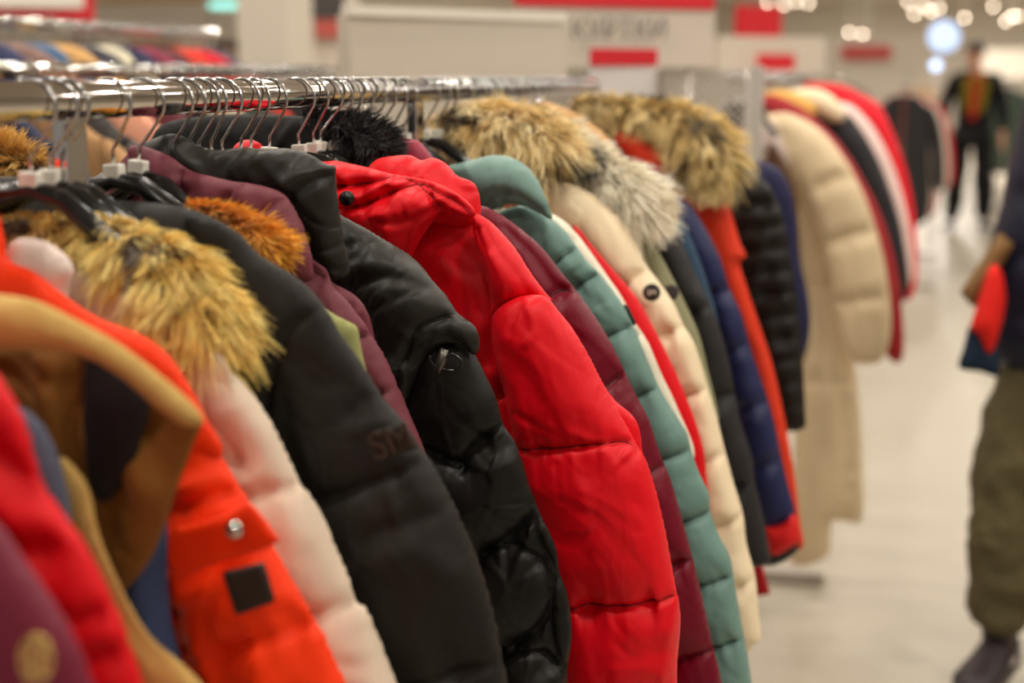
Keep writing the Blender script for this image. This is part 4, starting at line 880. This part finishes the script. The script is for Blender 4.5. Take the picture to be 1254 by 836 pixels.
def clothes(JD, t, jm, tm, sm, rj=1., coat_drop=.0, rt=1.):
    P_ = lambda k: np.array(JD[k], float)
    js = [(*P_('waist'), (.17*rj, .13*rj)), (*P_('chest'), (.175*rj, .135*rj)), (*(P_('neck')-np.array([0, 0, .055])), (.09, .08)), (*(P_('pelvis')-np.array([0, 0, .04+coat_drop*.5])), (.18*rj, .14*rj)), (*(P_('pelvis')-np.array([0, 0, .07+coat_drop])), (.185*rj, .14*rj))]
    bs = [(0, 1), (1, 2), (0, 3), (3, 4)]
    for s in 'LR':
        n0 = len(js); d = P_('wrist'+s)-P_('elbow'+s); js += [(*P_('shoulder'+s), .078*rj), (*P_('elbow'+s), .066*rj), (*(P_('elbow'+s)+d*.88), .05*rj)]; bs += [(1, n0), (n0, n0+1), (n0+1, n0+2)]
    skinned('jacket', js, bs, jm, t)
    js = [(*P_('pelvis'), (.155, .12))]; bs = []
    for s in 'LR':
        n0 = len(js); js += [(*P_('hip'+s), .10), (*P_('knee'+s), .082*rt), (*((P_('knee'+s)+P_('ankle'+s))/2), .076*rt), (*(P_('ankle'+s)+np.array([0, 0, .03])), .058*rt)]; bs += [(0, n0), (n0, n0+1), (n0+1, n0+2), (n0+2, n0+3)]
    skinned('trousers', js, bs, tm, t)
    for s in 'LR':
        a = P_('ankle'+s); e_ = P_('toe'+s); d = e_-a; d[2] = 0; d /= np.linalg.norm(d); z0 = a[2]-.05
        q = np.array([a[0], a[1], z0]); sv = np.array([-d[1], d[0], 0]); m = MB(); n = 20; V = []; Fs = []
        # stations heel to toe: along, half-width, height of the upper
        st = [(-.085, .012, .05), (-.078, .028, .075), (-.05, .038, .095), (-.01, .041, .098), (.03, .043, .082), (.07, .047, .064), (.11, .050, .052), (.15, .047, .044), (.18, .036, .036), (.198, .014, .022)]
        for (al, hw, ht) in st:
            for k in range(n):
                an = 2*math.pi*k/n; V.append(q+d*al+sv*hw*math.cos(an)*(1.0 if math.sin(an) < .3 else .9)+np.array([0, 0, ht*.5+ht*.5*math.sin(an)]))
        for i in range(len(st)-1):
            for k in range(n): Fs.append((i*n+k, i*n+(k+1) % n, (i+1)*n+(k+1) % n, (i+1)*n+k))
        Fs += [tuple(range(n))[::-1], tuple((len(st)-1)*n+k for k in range(n))]
        sh_ = m.add(V, Fs).build('shoe', sm, t)
        u = MB(); o_ = [q+d*al+sv*hw*1.08*sg for sg, lst in ((1, st), (-1, st[::-1])) for al, hw, ht in lst]; nn = len(o_)
        u.add([p+np.array([0, 0, z]) for z in (-.002, .020) for p in o_], [(k, (k+1) % nn, nn+(k+1) % nn, nn+k) for k in range(nn)]+[tuple(range(nn))[::-1], tuple(range(nn, 2*nn))])
        u.build('sole', mat('shoe_sole', (70, 62, 60), .6), t); u = MB().tube([q+np.array([0, 0, .06])+d*.0, q+np.array([0, 0, .10]), q+np.array([0, 0, .125])], [.036, .040, .041], 16).build('shoe_collar', sm, t)
clothes(JF, t, kb, kb, mat('black_shoe', (20, 20, 20), .4), rt=1.25)
pillow('shirt_front', [(b0[0]-.10, 1.42), (b0[0]+.10, 1.42), (b0[0]+.10, 1.20), (b0[0]+.06, 1.10), (b0[0]-.06, 1.10), (b0[0]-.11, 1.20)], b0[1]-.155, .03, cloth('yellow_green_knit', (120, 108, 24), .8), t, px=False, res=.015)
pillow('red_scarf', [(b0[0]-.06, 1.46), (b0[0]-.03, 1.46), (b0[0], 1.30), (b0[0]+.04, 1.46), (b0[0]+.07, 1.45), (b0[0]+.03, 1.22), (b0[0]+.02, 1.06), (b0[0]-.05, 1.06), (b0[0]-.04, 1.22)], b0[1]-.185, .015, cloth('red_scarf', (170, 34, 30), .8), t, px=False, res=.012)

# near person at the right edge
NY = 3.46; Q = lambda x, y, dy=0.: tuple(aty(x, y, NY+dy))
JN = dict(pelvis=Q(1345, 350), waist=Q(1345, 285), chest=Q(1348, 195), neck=Q(1350, 88), head=Q(1352, 2), face=(.5, .85, -.1),
          shoulderL=Q(1290, 138), elbowL=Q(1275, 262, .08), wristL=Q(1262, 350, .02), handL=(-.25, -.2, -1), shoulderR=Q(1415, 138), elbowR=Q(1440, 262), wristR=Q(1440, 360), handR=(.05, -.2, -1),
          hipL=Q(1290, 400), kneeL=Q(1236, 590, -.10), ankleL=Q(1222, 792, -.13), toeL=Q(1200, 815, -.24), hipR=Q(1390, 400), kneeR=Q(1400, 585, .05), ankleR=Q(1400, 765, .12), toeR=Q(1400, 800, .0))
fb = atz(1330, 826); t = thing('person', 'person in navy padded jacket, olive cargo trousers and dark sneakers at the right edge', 'person', (fb[0], NY, 0))
figure(t, JN, None)
nvp = cloth('midnight_nylon', (26, 28, 48), .5); olv = cloth('olive_twill', (86, 78, 52), .8, b=.012)
clothes(JN, t, nvp, olv, mat('dark_sneaker', (44, 34, 38), .5), 1.12, .12, 1.2)
pillow('coat', [(1290, 95), (1262, 108), (1248, 150), (1236, 200), (1226, 250), (1212, 300), (1205, 345), (1203, 395), (1208, 425), (1232, 450), (1270, 472), (1340, 480), (1420, 470), (1470, 440), (1470, 300), (1450, 160), (1410, 100)], NY-.05, .17, nvp, t, res=.014, it=120,
       seams=[[(1220, 160), (1340, 170), (1470, 160)], [(1200, 230), (1340, 240), (1470, 230)], [(1190, 300), (1340, 312), (1470, 300)], [(1190, 370), (1340, 385), (1470, 370)]], quilt=.15)
pillow('sock', [(1202, 796), (1240, 796), (1242, 822), (1202, 822)], NY-.13, .040, mat('pale_sock', (206, 188, 180), .8), t, res=.008, wr=0)
p = [np.array(Q(x, y, -.13)) for x, y in ((1228, 640), (1262, 640))]
pillow('cargo_pocket', [(1216, 560), (1262, 555), (1270, 650), (1222, 655)], NY-.125, .012, olv, t, res=.01)
# held garments
t = thing('garment_bundle', 'red and dark blue garments carried over the arm of the person at right', 'clothes', Q(1200, 380, -.2))
coarse('red_cloth', [(1212, 326), (1226, 330), (1232, 370), (1220, 420), (1210, 434), (1198, 408), (1188, 402), (1200, 362)], NY-.21, .04, cloth('red_knit', (226, 34, 26), .7), t)
coarse('blue_cloth', [(1188, 398), (1204, 404), (1224, 430), (1222, 460), (1200, 455), (1174, 450), (1180, 425)], NY-.19, .03, cloth('dark_blue_knit', (24, 40, 60), .8), t)
t = thing('paper_bag', 'brown paper bag corner jutting beside the person at right', 'bag', Q(1200, 340, -.16))
coarse('bag', [(1175, 358), (1224, 284), (1244, 300), (1214, 346), (1194, 380)], NY-.15, .03, mat('kraft_paper', (128, 92, 48), .7, bump=(30, .002, 'n')), t, wr=.3, smooth=False)
